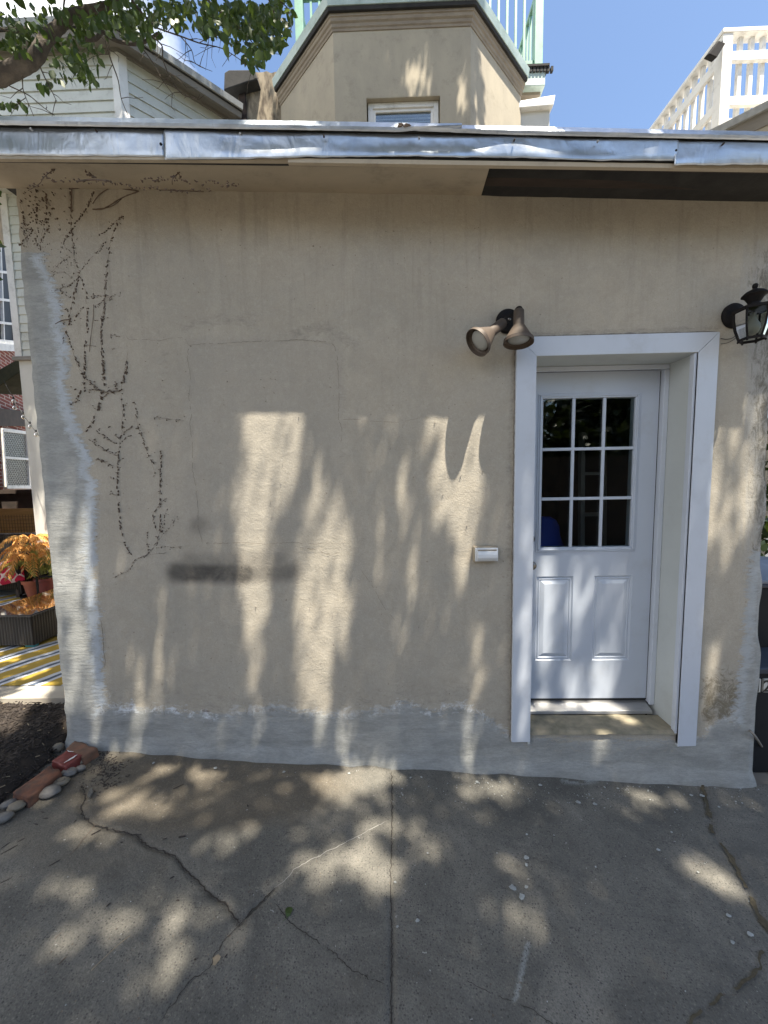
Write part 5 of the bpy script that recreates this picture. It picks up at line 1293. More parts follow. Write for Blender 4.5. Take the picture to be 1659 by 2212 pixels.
while cnt < 8500:
    x = -4.3+2.8*random.random()**.75; y = random.uniform(-1.5, .3)
    if not inpoly(x, y) or (x > -2.0 and y > -.01): continue
    big = random.random() < .15
    m = q2 if random.random() < .014 else q
    chip(m, Vector((x, y, bedz(x, y)+random.uniform(0, .006))), random.uniform(.010, .035)*(1.6 if big else 1), random.uniform(.003, .009), random.uniform(.002, .005), random.uniform(0, 2*pi), random.gauss(0, .3)); cnt += 1
for _ in range(420):
    p = atg(random.gauss(222, 22), random.gauss(1655, 24)); 
    if p.y > -.02: continue
    chip(q, p+Vector((0, 0, .003)), random.uniform(.006, .02), random.uniform(.003, .006), .003, random.uniform(0, 6.3), random.gauss(0, .3))
tag(q.build('bark_mulch', 'mulch'), 'dark shredded bark mulch in the bed left of the wall', 'mulch', kind='stuff')
M['straw'] = pm('dry_straw_chips', (.30, .24, .16), (.20, .16, .11), 30, .9, .2, 60)
tag(q2.build('straw_bits', 'straw'), 'pale dry straw and wood splinters scattered in the dark mulch', 'mulch', kind='stuff')
def px2(zx, zy): return zx*.28, 1526+zy*.28
def brickobj(name, label, mat, quadz, h, rz_extra=0, seed=1):
    P = [atg(*px2(*c), dz=h+.004) for c in quadz]   # top face corners
    c = sum(P, Vector())/4
    L = ((P[0]-P[1]).length+(P[2]-P[3]).length)/2; W = ((P[1]-P[2]).length+(P[3]-P[0]).length)/2
    q = MB(); nu, nv, nw = 22, 10, 5
    bm = bmesh.new(); bmesh.ops.create_cube(bm, size=1); bmesh.ops.subdivide_edges(bm, edges=bm.edges[:], cuts=9, use_grid_fill=True)
    for v in bm.verts:
        u, w_, z = v.co.x+.5, v.co.y+.5, v.co.z+.5
        top_ = P[0].lerp(P[1], u).lerp(P[3].lerp(P[2], u), w_)
        pos = Vector((top_.x, top_.y, top_.z-(1-z)*h))
        k = 1 if max(abs(v.co.x), abs(v.co.y)) > .49 or z > .99 else 0
        n = mnoise.noise(pos*22+Vector((seed, 0, 0)))*.008+mnoise.noise(pos*70+Vector((seed, 5, 0)))*.005
        ed = sum(1 for t in (abs(v.co.x), abs(v.co.y), abs(v.co.z)) if t > .45)
        dirc = (pos-c+Vector((0, 0, h/2))).normalized()
        v.co = pos+dirc*(n-(ed-1)*.0020)
    me = bpy.data.meshes.new(name); bm.to_mesh(me); bm.free(); me.materials.append(M[mat]); me.shade_smooth()
    o = bpy.data.objects.new(name, me); COL.objects.link(o); tag(o, label, 'brick'); return o, P
b1, _ = brickobj('brick', 'broken tan and orange brick lying against the foot of the wall', 'brick1', [(500, 330), (640, 395), (755, 320), (575, 262)], .055, seed=3)
b2, P = brickobj('brick', 'red painted brick with a white smear between the other two bricks', 'brick2', [(392, 420), (510, 468), (640, 372), (520, 335)], .06, seed=5)
q = MB(); aa = P[0].lerp(P[1], .72).lerp(P[3].lerp(P[2], .72), .12); bb = P[0].lerp(P[1], .80).lerp(P[3].lerp(P[2], .80), .85)
ribbon(q, [aa, bb], (.006, .011), .0045, sub=.008); aa = P[0].lerp(P[3], .93); bb = P[1].lerp(P[2], .95).lerp(aa, .55); ribbon(q, [aa+Vector((.01, -.004, 0)), bb], (.003, .006), .0045, sub=.008)
so_ = q.build('paint_smear', 'chalk', None); so_.parent = b2
b3, _ = brickobj('brick', 'long orange-brown weathered brick nearest the camera beside the river stones', 'brick3', [(95, 665), (215, 712), (478, 500), (380, 455)], .055, seed=8)
SL = [(450, 325, 40, 50, 'stone2', 'tan-grey upright oval stone behind the red painted brick'), (630, 430, 30, 26, 'stone2', 'smallest round stone right of the red painted brick'), (535, 515, 55, 38, 'stone', 'wide grey stone in front of the red painted brick'),
      (622, 485, 36, 30, 'stone', 'grey stone touching the wide one, closest to the wall'), (470, 590, 58, 32, 'stone2', 'flat stone with a ring-shaped vein beside the long brick'), (378, 665, 80, 46, 'stone', 'largest pale grey egg-shaped river stone'),
      (65, 762, 52, 36, 'stone', 'grey oval stone leaning on its tan neighbour at the left'), (128, 778, 60, 42, 'stone2', 'tan oval stone just below the end of the long brick'), (28, 865, 62, 46, 'stone', 'big dark stone at the left edge of the photo, lowest of the row')]
for i, (zx, zy, rx, ry, mt, lb) in enumerate(SL):
    p = atg(*px2(zx, zy), dz=.02); D_ = proj(p)[2]; sc = D_/F*.28
    q = MB(); q.blob(p+Vector((0, 0, .006)), (rx*sc, rx*sc*.72, min(.032, ry*sc*.75)), .07, (22, 14), radians(25 if i in (0, 6, 7, 8) else 12), seed=i*3.1)
    o = q.build('river_stone', mt, smooth=True); tag(o, lb, 'stone', 'river stones edging the mulch bed')
    if i == 4:
        r = MB(); pts = [p+Vector((cos(t)*rx*sc*.5, sin(t)*rx*sc*.34, .006+min(.032, ry*sc*.75)*.80)) for t in np.linspace(0, 2*pi, 15)]; r.tube(pts, .0022, 6, cap=False); v_ = r.build('vein', 'crackw', None); v_.parent = o
# the small loose flake in the crack and scraps of bark
q = MB(); P = [atg(*gl(x, y), dz=.004) for x, y in ((372, 222), (385, 215), (388, 236), (375, 258), (362, 250))]; q.prism(P, (0, 0, .012))
tag(q.build('concrete_flake', 'concrete', bev=.003), 'small loose flake of concrete beside the crack at the left', 'flake')
proto = None
SCR = [(175,315,22,0),(120,355,18,.3),(150,365,22,-.2),(190,340,24,0),(313,352,14,1.4),(90,430,26,.9),(224,528,44,.9),(20,602,44,.7),(400,398,34,.8),(758,415,30,.1),(452,698,18,1),(740,681,14,0),(940,910,14,1),(812,926,10,0),(742,207,40,.7),(685,425,16,.5),(715,586,16,.6),(40,470,50,.9),(25,452,30,1.2),(1030,287,12,-1),(577,408,20,0),(505,440+0,10,0)]
SCL = ['dark bark scrap just below the end of the river stones', 'left one of two bark scraps lying side by side near the mulch', 'right one of two bark scraps lying side by side near the mulch', 'thin bark sliver between the side-by-side scraps and the long crack', 'tiny upright bark scrap beside the bend of the long crack',
 'slanting bark splinter on the concrete near the left edge', 'long thin bark splinter pointing up to the right, left of the long crack', 'largest dark splinter, at the very left edge of the concrete', 'bark splinter lying across the upper part of the long crack', 'dark flat scrap alone in the shaded concrete right of the crack',
 'black crumb on the sunlit concrete left of the long crack', 'black crumb just left of the long crack near the fork', 'black crumb right of the crack branch below the fork', 'black crumb left of the crack branch below the fork', 'long dark splinter on the brown-stained concrete near the wall',
 'short bark scrap on the brown stain above the long crack', 'tiny crumb close to the widest part of the long crack', 'long splinter at the left edge, second from the top', 'short splinter at the left edge just above another splinter', 'small curl of bark high up on the brown-stained concrete',
 'bark scrap stuck in the long crack at its first bend', 'thin bark scrap beside a sunny patch above the long crack']
for i, (x, y, L, a) in enumerate(SCR):
    p = atg(*gl(x, y)); sc = proj(p)[2]/F*.52
    q = MB(); chip(q, Vector((0, 0, .0025)), L*sc, 5.5*sc, .003, 0, 0); o = q.build('bark_scrap', 'mulch'); o.location = p; o.rotation_euler = (0, 0, a)
    tag(o, SCL[i], 'bark scrap', 'bark scraps on the concrete')
for i, (pts, r) in enumerate((([(540,825),(500,855),(450,900),(380,968)], .0016), ([(275,912),(262,925),(245,943)], .0018), ([(255,812),(240,825),(228,838)], .0014), ([(400,360),(350,420),(310,470),(285,490)], .0012))):
    q = MB(); q.tube(catmull([atg(*gl(x, y), dz=.003) for x, y in pts], 4), r, 5)
    tag(q.build('twig', 'straw' if i == 0 else 'vine'), ('long pale straw lying on the sunlit concrete', 'short dark twig near the bottom left of the concrete', 'tiny twig above the short dark one', 'thin twig curving beside the long crack')[i], 'twig')
q = MB(); p = atg(*gl(1200, 725)); 
pts = [Vector((cos(t)*.014*(1+.1*sin(3*t)), sin(t)*.018, .003+.003*cos(2*t))) for t in np.linspace(0, 2*pi, 13)[:-1]]; q.quad(*pts); q.tube([Vector((0, -.02, .003)), Vector((-.012, -.034, .003))], .001, 5)
o = q.build('fallen_leaf', 'leaf'); o.location = p; tag(o, 'round green leaf fallen on the concrete near the forked crack', 'leaf')
q = MB(); p = atg(*gl(898, 928)); pts = [Vector((cos(t)*.012*(1+.4*sin(3*t)), sin(t)*.016, .003)) for t in np.linspace(0, 2*pi, 10)[:-1]]; q.quad(*pts)
o = q.build('dead_leaf', 'straw'); o.location = p; tag(o, 'shrivelled tan leaf bit on the concrete', 'leaf')
# spatters of wall compound: along the wall and out on the slab
q = MB()
def spat(p, r):
    n = 9; ph_ = random.uniform(0, 9); vs_ = [p+Vector((cos(t)*r*(1+.35*sin(2*t+ph_)), sin(t)*r*(1+.25*cos(3*t+ph_)), .0045)) for t in np.linspace(0, 2*pi, n+1)[:-1]]; c_ = p+Vector((0, 0, .0065))
    o = len(q.v); q.v += vs_+[c_]; q.f += [(o+i, o+(i+1) % n, o+n) for i in range(n)]
for (x, y, r) in [(1217,1601+64,4.5),(910,1680,3.5),(1031,1690,4.5),(1167,1697,4.5)]: p = atg(x, y); spat(p, r*.0020)
for x, y, r in ((638,109,9),(895,130,9),(1180,146,8),(1450,152,7)): p = atg(*gl(x, y)); spat(p, r*.0010)
for x, y, r in ((175,170,8),(450,187,10),(712,202,8),(870,272,14),(980,210,8),(1035,215,8),(940,280,12),(1340,243,10),(1385,245,13),(655,503,13),(655,532,10),(598,628,16),(655,625,9),(637,665,16),(657,406,7),(245,484,5),(533,484,4),(943,541,6),(1203,470,9),(1258,397,6),(1368,563,5),(1495,744,10),(1585,822,12),(1512,855,9),(770,410,4),(1455,292,7),(1525,270,6),(1620,220,6),(110,605,6),(203,765,9),(120,790,6)):
    p = atg(*gr(x, y)); spat(p, r*.0008)
for _ in range(150):
    x = random.uniform(850, 1640); p = atg(x, random.gauss(1700, 20)+ (x-850)*.03); spat(p, random.uniform(.0015, .004)) if p.y < -.03 else None
for _ in range(170):
    p = Vector((random.uniform(-2.2, 2.2), -random.uniform(.05, 2.1), 0)); p.z = -0.1065-0.0602*p.x; spat(p, random.uniform(.0010, .0028))
tag(q.build('paint_spatter', 'snow'), 'pale drips and crumbs of wall compound speckled over the concrete', 'spatter', kind='stuff')

# ================================================================ BINS ON THE RIGHT
bn = thing('trash_bin', (2.6, .55, -.26), 'tall black wheeled bin with a pale blue-edged lid behind the low tub', 'bin')
bz = -.27; bx = at(1622, 1300, .40).x; zt_b = at(1650, 1250, .40).z
q = MB(); q.hexa([(bx+.06, .46, bz+.05), (bx+.58, .46, bz+.05), (bx+.58, .98, bz+.05), (bx+.06, .98, bz+.05), (bx, .40, zt_b-.06), (bx+.64, .40, zt_b-.06), (bx+.64, 1.05, zt_b-.06), (bx, 1.05, zt_b-.06)]); q.build('body', 'binblack', bn, .02)
q = MB(); q.box((bx-.02, .38, zt_b-.0595), (bx+.66, 1.08, zt_b-.03)); q.build('rim', 'binblue', bn, .01)
M['lid'] = pm('sun_bleached_blue_lid', (.20, .24, .31), (.13, .165, .22), 5, .5, .05, 40)
q = MB(); q.prism([(bx-.01, .37, zt_b-.029), (bx-.01, .37, zt_b+.0), (bx-.01, .75, zt_b+.05), (bx-.01, 1.07, zt_b+.01), (bx-.01, 1.07, zt_b-.029)], (.66, 0, 0)); q.build('lid', 'lid', bn, .01)
for x_ in (bx+.02, bx+.55): q = MB(); q.lathe((x_, .95, bz+.1), [(.001, 0), (.10, 0), (.10, .05), (.001, .05)], 20, (1, 0, 0)); q.build('wheel', 'black', bn)
tu = thing('recycling_tub', (2.5, .2, bz), 'low dark recycling tub with a blue rim and white 12 number plates', 'bin')
tz = at(1640, 1441, .10).z; tx = at(1606, 1500, .10).x
q = MB(); q.hexa([(tx+.04, .14, bz), (tx+.5, .14, bz), (tx+.5, .36, bz), (tx+.04, .36, bz), (tx+.0, .115, tz-.04), (tx+.56, .115, tz-.04), (tx+.56, .37, tz-.04), (tx, .37, tz-.04)]); q.build('body', 'binblack', tu, .012)
q = MB(); q.box((tx-.02, .085, tz-.0395), (tx+.58, .374, tz)); q.build('rim', 'binblue', tu, .01)
for ch, xa_, xb_ in (('1', 1627, 1642), ('2', 1646.5, 1663)):
    a_, b_ = at(xa_, 1494, .112), at(xb_, 1466, .112); MB().box((a_.x, .105, a_.z), (b_.x, .117, b_.z)).build('number_plate', 'plate', tu)
    fc_ = bpy.data.curves.new('digit', 'FONT'); fc_.body = ch; fc_.size = (b_.z-a_.z)*1.25; fc_.align_x = 'CENTER'; fc_.extrude = .0008; fc_.offset = .0014
    fo = bpy.data.objects.new('digit', fc_); COL.objects.link(fo); bpy.context.view_layer.update()
    me = bpy.data.meshes.new_from_object(fo.evaluated_get(bpy.context.evaluated_depsgraph_get())); COL.objects.unlink(fo); bpy.data.objects.remove(fo)
    me.materials.clear(); me.materials.append(M['ink']); do = bpy.data.objects.new('digit', me); COL.objects.link(do); do.parent = tu
    do.location = Vector(((a_.x+b_.x)/2, .1038, a_.z+(b_.z-a_.z)*.06))-ORG[tu.name]; do.rotation_euler = (pi/2, 0, 0)
q = MB(); q.tube(catmull([at(1618, 1575, .02), at(1632, 1592, -.02), atg(1660, 1632, dz=.012), atg(1720, 1690, dz=.012)], 6), .007, 8)
tag(q.build('cable', 'eave', smooth=True), 'grey cable lying across the ground at the foot of the bins', 'cable')

# ================================================================ TREES
def big_leaf_crown(name, cx, cy, cz, rx, ry, rz, n, size, mat, parent, seed):
    r = np.random.default_rng(seed); P = []
    cl = r.normal(size=(26, 3)); cl /= np.linalg.norm(cl, axis=1)[:, None]; cl *= r.uniform(.35, .95, 26)[:, None]
    k = r.integers(0, 26, n); d = r.normal(size=(n, 3))*.2
    Q = (cl[k]+d)*np.array([rx, ry, rz])+np.array([cx, cy, cz])
    return leaves_mesh(name, Q, size, mat, parent, .3, seed)
yt = thing('shade_tree', (-4.3, -1.2, 0), 'leafy tree with a grey limb and hanging leaves reaching in at the upper left', 'tree')
# visible limbs
def jag(pts, r, n=6, mb=None, amp=.010):
    P = catmull(pts, n); P = [p+Vector([mnoise.noise(p*5+Vector((k*9, 0, 0)))*amp for k in range(3)]) for p in P]; m = len(P)
    rr = [r[0]+(r[1]-r[0])*i/(m-1) for i in range(m)]; rr = [x*(1+.12*mnoise.noise(Vector((i*.8, x*99, 0)))) for i, x in enumerate(rr)]
    (mb or lb).tube(P, rr, 10); return P
lb = MB()
h0 = at(-60, 195, -.1); 
jag([(-4.35, -1.3, -.1), (-4.3, -1.2, 1.2), (-4.15, -1.0, 2.6), (-3.9, -.9, 3.9)], (.19, .12))
jag([(-3.9, -.9, 3.9), at(-420, 330, -.25), at(-200, 235, -.1), at(-60, 185, -.02), at(5, 160, 0), at(50, 140, 0), at(80, 118, .02), at(100, 82, .05), at(130, 48, .08), at(165, 28, .12), at(215, 15, .15), at(260, 0, .2), at(330, -40, .25)], (.055, .012))
jag([(-3.9, -.9, 3.9), (-3.8, -2.0, 5.1), (-2.8, -2.9, 6.0), (-1.0, -3.4, 6.6), (1.0, -3.5, 6.9), (3.0, -3.3, 7.0)], (.13, .03))
jag([(-2.8, -2.9, 6.0), (-2.0, -3.8, 6.6), (-.6, -4.4, 7.0)], (.06, .02)); jag([(-1.0, -3.4, 6.6), (.2, -2.4, 7.4), (1.5, -1.4, 8.2), (2.2, .2, 9.2)], (.03, .012))
jag([(-3.8, -2.0, 5.1), (-3.9, -.2, 6.4), (-2.8, 1.2, 8.0), (-1.5, 1.8, 8.6)], (.08, .02))
lb.build('trunk', 'bark', yt, smooth=True)
def twig(pts, r0=.006, r1=.002, Y=.1, side=0):
    tw = MB()
    P = jag([at(x, y, Y+i*.02) for i, (x, y) in enumerate(pts)], (r0, r1), 4, tw, .006)
    for p in P[2:]:
        if random.random() < .5*side:
            d = Vector((random.gauss(0, 1), random.gauss(0, .6), random.gauss(-.4, .8))).normalized()*random.uniform(.04, .12); tw.tube([p, p+d*.5+Vector((0, 0, .006)), p+d], [.002, .0016, .001], 4)
            e = p+d; d3 = (d+Vector((random.gauss(0, .05), 0, random.gauss(0, .05))))*.4; tw.tube([e, e+d3], [.0012, .0008], 4)
    tw.build('twig', 'bark', yt); return P
twig([(178, 82), (205, 84), (222, 70), (238, 82), (262, 92), (296, 96), (320, 85), (340, 70)], .011, .007, .12, .3)
twig([(330, 80), (350, 100), (352, 130), (372, 175), (395, 205), (415, 212)], .004, .0015, .15, 1)
twig([(300, 95), (330, 135), (350, 170), (378, 208)], .003, .0012, .15, 1)
twig([(228, 90), (240, 130), (256, 175), (262, 215), (275, 250)], .004, .0015, .1, .6)
twig([(340, 60), (390, 80), (430, 95), (480, 105), (520, 130), (545, 150)], .004, .0012, .2, 1)
twig([(390, 80), (415, 110), (425, 140), (460, 155)], .003, .001, .2, 1); twig([(430, 95), (460, 80), (490, 88)], .002, .001, .2, 1)
twig([(80, 130), (95, 165), (110, 195), (122, 220)], .004, .0015, .02, .8); twig([(50, 145), (48, 190), (60, 225)], .003, .0015, .0, .8); twig([(20, 185), (60, 205), (90, 230), (116, 248)], .003, .0015, .02, .6)
twig([(600, 0), (622, 20), (628, 60), (612, 90), (606, 100)], .003, .0012, .1, .3); twig([(420, -30), (470, 20), (520, 60), (560, 110)], .007, .002, .15, .5); twig([(260, -40), (300, 20), (340, 60)], .008, .004, .15, .3)
twig([(560, -40), (590, 20), (590, 80), (575, 120)], .006, .002, .15, .4); twig([(150, -40), (140, 0), (135, 40)], .006, .003, .05, .4); twig([(0, 60), (30, 70), (60, 60), (90, 80)], .004, .002, 0, .6)
cl = [(70,80,55,35,130),(170,105,30,45,110),(150,140,35,30,60),(190,165,20,18,26),(45,95,35,25,55),(105,175,22,12,16),(275,35,45,45,170),(240,25,40,30,90),(330,55,30,30,60),(295,65,28,25,60),(400,25,50,28,130),(470,45,40,34,140),(530,40,40,36,190),(560,60,36,40,170),(555,112,28,26,90),(590,60,28,42,110),(605,30,25,32,90),(26,222,24,10,20),(150,30,30,22,40),(15,30,22,28,24),(100,25,45,18,36),(340,15,50,18,90),(205,45,40,26,80),(200,120,16,35,30),(510,15,70,16,120),(600,80,20,18,30),(505,95,18,20,26),(40,60,35,20,30)]
P = []
for cx_, cy_, rx_, ry_, n_ in cl:
    for _ in range(int(n_*.78)):
        a = random.uniform(0, 2*pi); r = sqrt(random.random()); Y_ = random.uniform(-.15, .55)
        P.append(at(cx_+cos(a)*r*rx_*1.1, cy_+sin(a)*r*ry_*1.1, Y_))
for _ in range(900): P.append(at(random.uniform(-350, 640), random.uniform(-330, -18), random.uniform(-.2, .8)))
leaves_mesh('crown', np.array([tuple(p) for p in P]), .046, 'leaf', yt, 1.2, 5)

NP = np.array([tuple(p) for p in P])
# ---
# unseen crown overhead; its gaps are shaped so sun falls on chosen places
E_W = [ (548,880,27,150),(590,880,44,160),(628,890,26,140),(790,890,9,24),(940,890,16,50),(965,900,16,60),(1030,880,26,60),(1000,880,30,60),(1582,880,8,50),(1640,900,12,60),(1610,900,8,60),
 # lit places on wall and door (cx, cy, rx, ry)
 (590,905,62,34),(580,960,55,60),(560,1030,36,50),(545,1130,38,90),(530,1230,22,80),(560,1330,22,70),(545,1420,14,60),(575,1270,14,60),
 (700,1160,52,70),(700,1260,52,80),(690,1370,36,100),(692,1460,26,110),(655,1300,20,120),(685,1470,28,60),(735,1210,22,60),(745,1330,14,60),(690,1090,14,40),(730,1090,10,40),
 (790,912,9,10),(945,960,26,70),(960,1050,26,60),(985,1060,40,40),(640,920,18,40),(845,915,10,8),(600,1000,40,60),(100,1180,8,70),(120,1200,7,90),(155,1500,10,60),(130,1450,8,70),(210,1560,12,40),(175,1310,8,60),(350,1350,6,60),(660,1420,20,80),(720,1150,30,60),(950,925,30,40),(1000,960,62,50),(1000,1040,50,70),(1000,1130,26,60),(995,1210,14,40),(940,960,14,60),(1050,930,12,40),
 (300,1500,8,40),(340,1450,7,40),(150,1240,10,60),(180,1180,9,60),(140,1120,8,60),(125,1300,9,50),(170,1400,10,70),(190,1460,9,50),(160,1340,8,50),(200,1290,8,40),
 (505,1050,4,30),(300,1580,14,50),(740,1610,14,60),(1300,1620,22,60),(1010,1610,8,40),(870,1060,8,60),(890,1240,8,60),(820,1180,8,70),(1030,1430,7,60),
 (1582,910,8,46),(1606,970,9,60),(1600,1080,14,60),(1640,960,12,90),(1625,1100,10,90),(1570,1130,8,50),(1545,1000,16,60),(1535,1480,10,60),(1535,1120,14,60),
 (1128,1450,12,110),(1130,1150,10,80),(1125,1560,9,40),(1180,1290,22,66),(1175,1390,14,60),(1245,1310,14,50),(1300,1470,30,30),(1345,1300,7,60),(1230,1480,14,40),(1170,1548,20,14),(1255,1556,26,12),(560,1600,8,40),(480,1590,8,40)]
E_G = [(300,1778,62,26),(360,1770,34,14),(268,1662,42,20),(372,1690,30,17),(345,1706,26,12),(445,1712,34,24),(470,1728,24,14),(700,1735,40,20),(790,1700,66,34),(800,1730,40,24),(745,1760,40,18),(690,1915,44,28),(800,1932,52,34),(545,1830,26,16),(500,1860,36,12),(820,1830,40,26),(770,1880,40,16),(880,1830,22,16),
 (1060,1735,26,24),(990,1705,60,12),(1010,1755,22,14),(930,1880,26,22),(1365,1752,30,13),(1430,1715,26,10),(1580,1775,24,9),(1480,1920,50,22),(1550,1965,40,22),(1450,1910,40,14),(1080,1910,16,16),(1090,2020,24,14),(1140,2070,20,16),(1340,1800,20,10),
 (250,2040,50,16),(140,2080,30,14),(180,1840,50,14),(225,1870,40,16),(150,1860,30,12),(170,1970,40,18),(320,2160,40,20),(400,2030,40,24)]
EW = np.array(E_W, float); EG = np.array(E_G, float)
def lit(px_, py_, E, k=1.0):
    return (((px_[:, None]-E[None, :, 0])/(E[None, :, 2]*k))**2+((py_[:, None]-E[None, :, 1])/(E[None, :, 3]*k))**2 < 1).any(1)
sv = np.array(SUN)
T_W = np.array([(600,1180,200,320),(920,1130,160,280),(150,1300,60,300),(1600,1090,70,230),(300,1490,120,90),(1130,1350,20,250),(1270,1360,130,160),(980,1430,110,130),(1270,1560,150,40)], float)
T_G = np.array([(420,1760,330,150),(800,1800,170,130),(720,1930,170,90),(1080,1760,110,80),(240,2060,330,130),(1400,1750,150,60),(1480,1930,130,80),(150,2190,260,90),(1120,1990,130,120),(560,1890,140,60)], float)
VIS = lambda P: (lambda a, b, d: (a > -15) & (a < 1675) & (b > -15) & (b < np.where(a < 170, 1120, 400)) & (d > 0))(*proj(P))
def falls_lit(P, k, grow):
    """where the shadow of a leaf at P falls, and whether that place should be in the sun"""
    t = -P[:, 1]/(-sv[1]); W = P-sv*t[:, None]; tg = np.zeros(len(P))
    g_ = -0.1065-0.0602*P[:, 0]; onwall = W[:, 2] > (-0.1065-0.0602*W[:, 0])
    tg = (P[:, 2]-(-0.1065-0.0602*P[:, 0]))/(sv[2]+0.0602*sv[0]*0-0.0602*sv[0]); G = P-sv*tg[:, None]
    indoor = onwall & (W[:, 0] > OX0) & (W[:, 0] < OX1) & (W[:, 2] > OZ0) & (W[:, 2] < OZ1)
    H = np.where(onwall[:, None], W, G); H = np.where(indoor[:, None], P-sv*((YD-P[:, 1])/(-sv[1]))[:, None], H); a, b, _ = proj(H)
    e1 = EW.copy(); e1[:, 2] += grow[0]; e1[:, 3] += grow[1]
    e2 = EG.copy(); e2[:, 2:] *= k
    return np.where(onwall, lit(a, b, e1), lit(a, b, e2)), np.where(onwall, lit(a, b, T_W), lit(a, b, T_G))
def canopy(n, recv, t0, t1, k, seed, stray=.02, grow=(2, 34), E=None, thin=.3):
    r = np.random.default_rng(seed); Q = recv(r, n); t = r.uniform(t0, t1, len(Q))[:, None]; P = Q+sv*t
    if E is not None: a, b, _ = proj(Q); L = lit(a, b, E)
    else: L, Th = falls_lit(P-np.array([0, 0, .02]), k, grow); L = L | (Th & (r.random(n) > thin))
    return P[((~L) | (r.random(n) < stray)) & ~VIS(P)]
def rw(r, n): return np.stack([r.uniform(-2.3, 2.5, n), r.uniform(-.02, .02, n), r.uniform(-.3, 2.3, n)], 1)
def rg(r, n): x = r.uniform(-3.2, 3.0, n); return np.stack([x, r.uniform(-3.2, 0, n), -0.1065-0.0602*x], 1)
Pc = [canopy(42000, rw, 4.4, 5.3, 1, 21, stray=.02, grow=(3, 42), thin=.68)]
leaves_mesh('crown', np.concatenate(Pc), .052, 'leaf', yt, .3, 9)
leaves_mesh('crown', canopy(82000, rg, 6.8, 8.4, 1.28, 22, stray=.01, thin=.50), .095, 'leaf', yt, .3, 12)
def rn(r, n): return NP[r.integers(0, len(NP), n)]+r.normal(size=(n, 3))*.08
EN = np.array([(100,100,60,14),(180,190,30,14),(40,60,30,12),(260,90,30,10)], float)
leaves_mesh('crown', canopy(7000, rn, .5, 1.9, 1, 61, .02, E=EN), .06, 'leaf', yt, .6, 14)  # out-of-view leaves added above the visible ones to shade them
# unseen high leaves added to shade the two bays, with gaps left for sun
E_B = np.array([(905,165,40,62),(1075,200,36,85),(1040,140,10,60),(1090,250,40,60),(1000,200,14,70),(940,180,10,40),(560,200,6,30),(590,215,6,30)], float)
def rb(r, n): return np.stack([r.uniform(-1.0, 1.2, n), r.uniform(2.40, 2.44, n), r.uniform(4.9, 6.6, n)], 1)
def rb2(r, n): x = r.uniform(-6, -3.2, n); return np.stack([x, r.uniform(2.2, 2.44, n), r.uniform(4.6, 6.6, n)], 1)
def rb3(r, n): u = r.uniform(0, 1.0, n); return np.stack([-3.27+u, 2.43+u, r.uniform(4.6, 6.6, n)], 1)
def rb4(r, n): u = r.uniform(0, 1.0, n); return np.stack([-.56-u, 2.43+u, r.uniform(4.6, 6.6, n)], 1)
E_S = np.array([(60,190,50,12),(20,215,40,12),(170,220,10,20),(110,200,8,20),(285,235,8,20),(330,215,5,12),(200,170,8,16),(275,180,8,30)], float)
Pb = [canopy(7500, rb, 2.6, 3.6, 1, 31, E=E_B), canopy(3800, rb2, 2.6, 3.6, 1, 32, E=E_S), canopy(1200, rb3, 2.6, 3.6, 1, 33, E=E_S), canopy(1200, rb4, 2.6, 3.6, 1, 34, E=E_B)]
leaves_mesh('crown', np.concatenate(Pb), .075, 'leaf', yt, .3, 10)

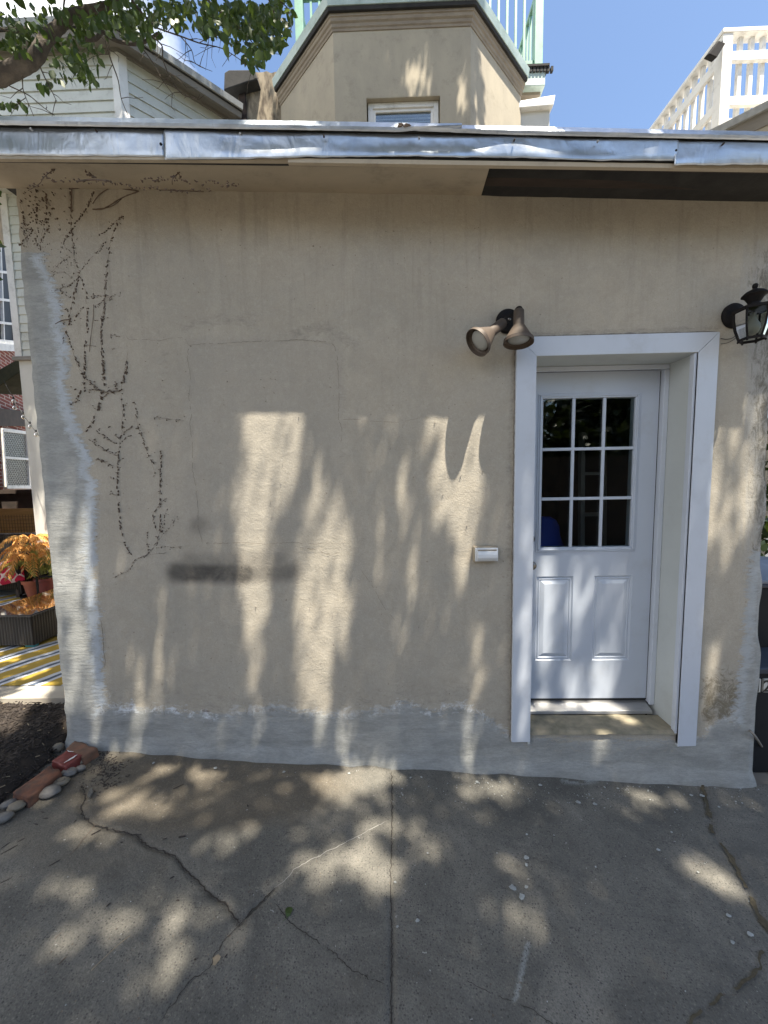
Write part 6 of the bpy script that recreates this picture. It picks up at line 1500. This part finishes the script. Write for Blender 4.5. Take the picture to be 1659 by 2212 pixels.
def ry(r, n): return np.stack([r.uniform(-6.2, -2.9, n), r.uniform(-.6, 3.2, n), np.full(n, .1)], 1)
E_Y = np.array([(60,1180,90,50),(60,1215,90,30),(15,1240,30,26),(90,1200,30,50),(15,1415,26,8),(60,1455,30,7),(110,1475,30,8),(40,1500,60,5),(85,1260,20,14),(30,1140,60,30),(100,1440,22,8)], float)
leaves_mesh('crown', canopy(26000, ry, 3.6, 5.0, 1, 41, .01, E=E_Y), .085, 'leaf', yt, .3, 13)  # unseen leaves added over the side yard to break up its sun
# unseen trees and fence added behind the photographer (they darken what the door glass reflects)
bfn = thing('backdrop_fence', (0, -8, -.1), 'unseen tall dark board fence added behind the viewpoint', 'fence')
q = MB()
for i in range(60): x = -9+i*.3; q.box((x, -8.0, -.9), (x+.29, -7.97, 2.1))
q.build('boards', 'beam', bfn)
for i, (x, y, h) in enumerate(((-5.5, -9.5, 4.2), (-1.5, -10.2, 4.6), (2.5, -9.8, 4.4), (6.5, -10, 4.3))):
    t_ = thing('backdrop_tree', (x, y, -.2), 'unseen dark bushy tree added behind the viewpoint, '+('leftmost', 'second from the left', 'third from the left', 'rightmost')[i]+' of four', 'tree', 'unseen trees added behind the viewpoint')
    q = MB(); q.tube([(x, y, -.5), (x+.1, y, 1.4), (x, y+.1, 3)], [.16, .12, .06], 10); q.build('trunk', 'bark', t_)
    big_leaf_crown('crown', x, y, 2.9, 2.3, 1.2, 1.9, 5000, .28, 'leafdark', t_, 50+i)
q = MB()
for i in range(24): q.box((2.6+i*.2, 3.6, -.5), (2.79+i*.2, 3.64, 2.3))
tag(q.build('dark_fence', 'beam'), 'dark board fence closing the side passage past the right-hand corner', 'fence')
def rr(r, n): return np.stack([r.uniform(1.9, 3.6, n), r.uniform(0, 1.3, n), r.uniform(-.2, 1.2, n)], 1)
leaves_mesh('crown', canopy(9000, rr, 4.4, 5.6, 1, 71, 1.0, E=np.array([(0, 0, 1, 1)], float)), .09, 'leaf', yt, .3, 15)  # unseen leaves added to keep the bins in shade
# dark shrub glimpsed past the right-hand corner
sb2_ = thing('side_shrub', (3.6, 2.2, -.3), 'dark green shrub glimpsed above the black bin at the right edge', 'shrub')
q = MB(); q.tube([(3.6, 2.2, -.4), (3.6, 2.2, 1.0)], [.04, .02], 8); q.build('stem', 'bark', sb2_)
big_leaf_crown('crown', 3.6, 2.2, 1.1, .9, .7, 1.2, 3500, .09, 'leafdark', sb2_, 77)
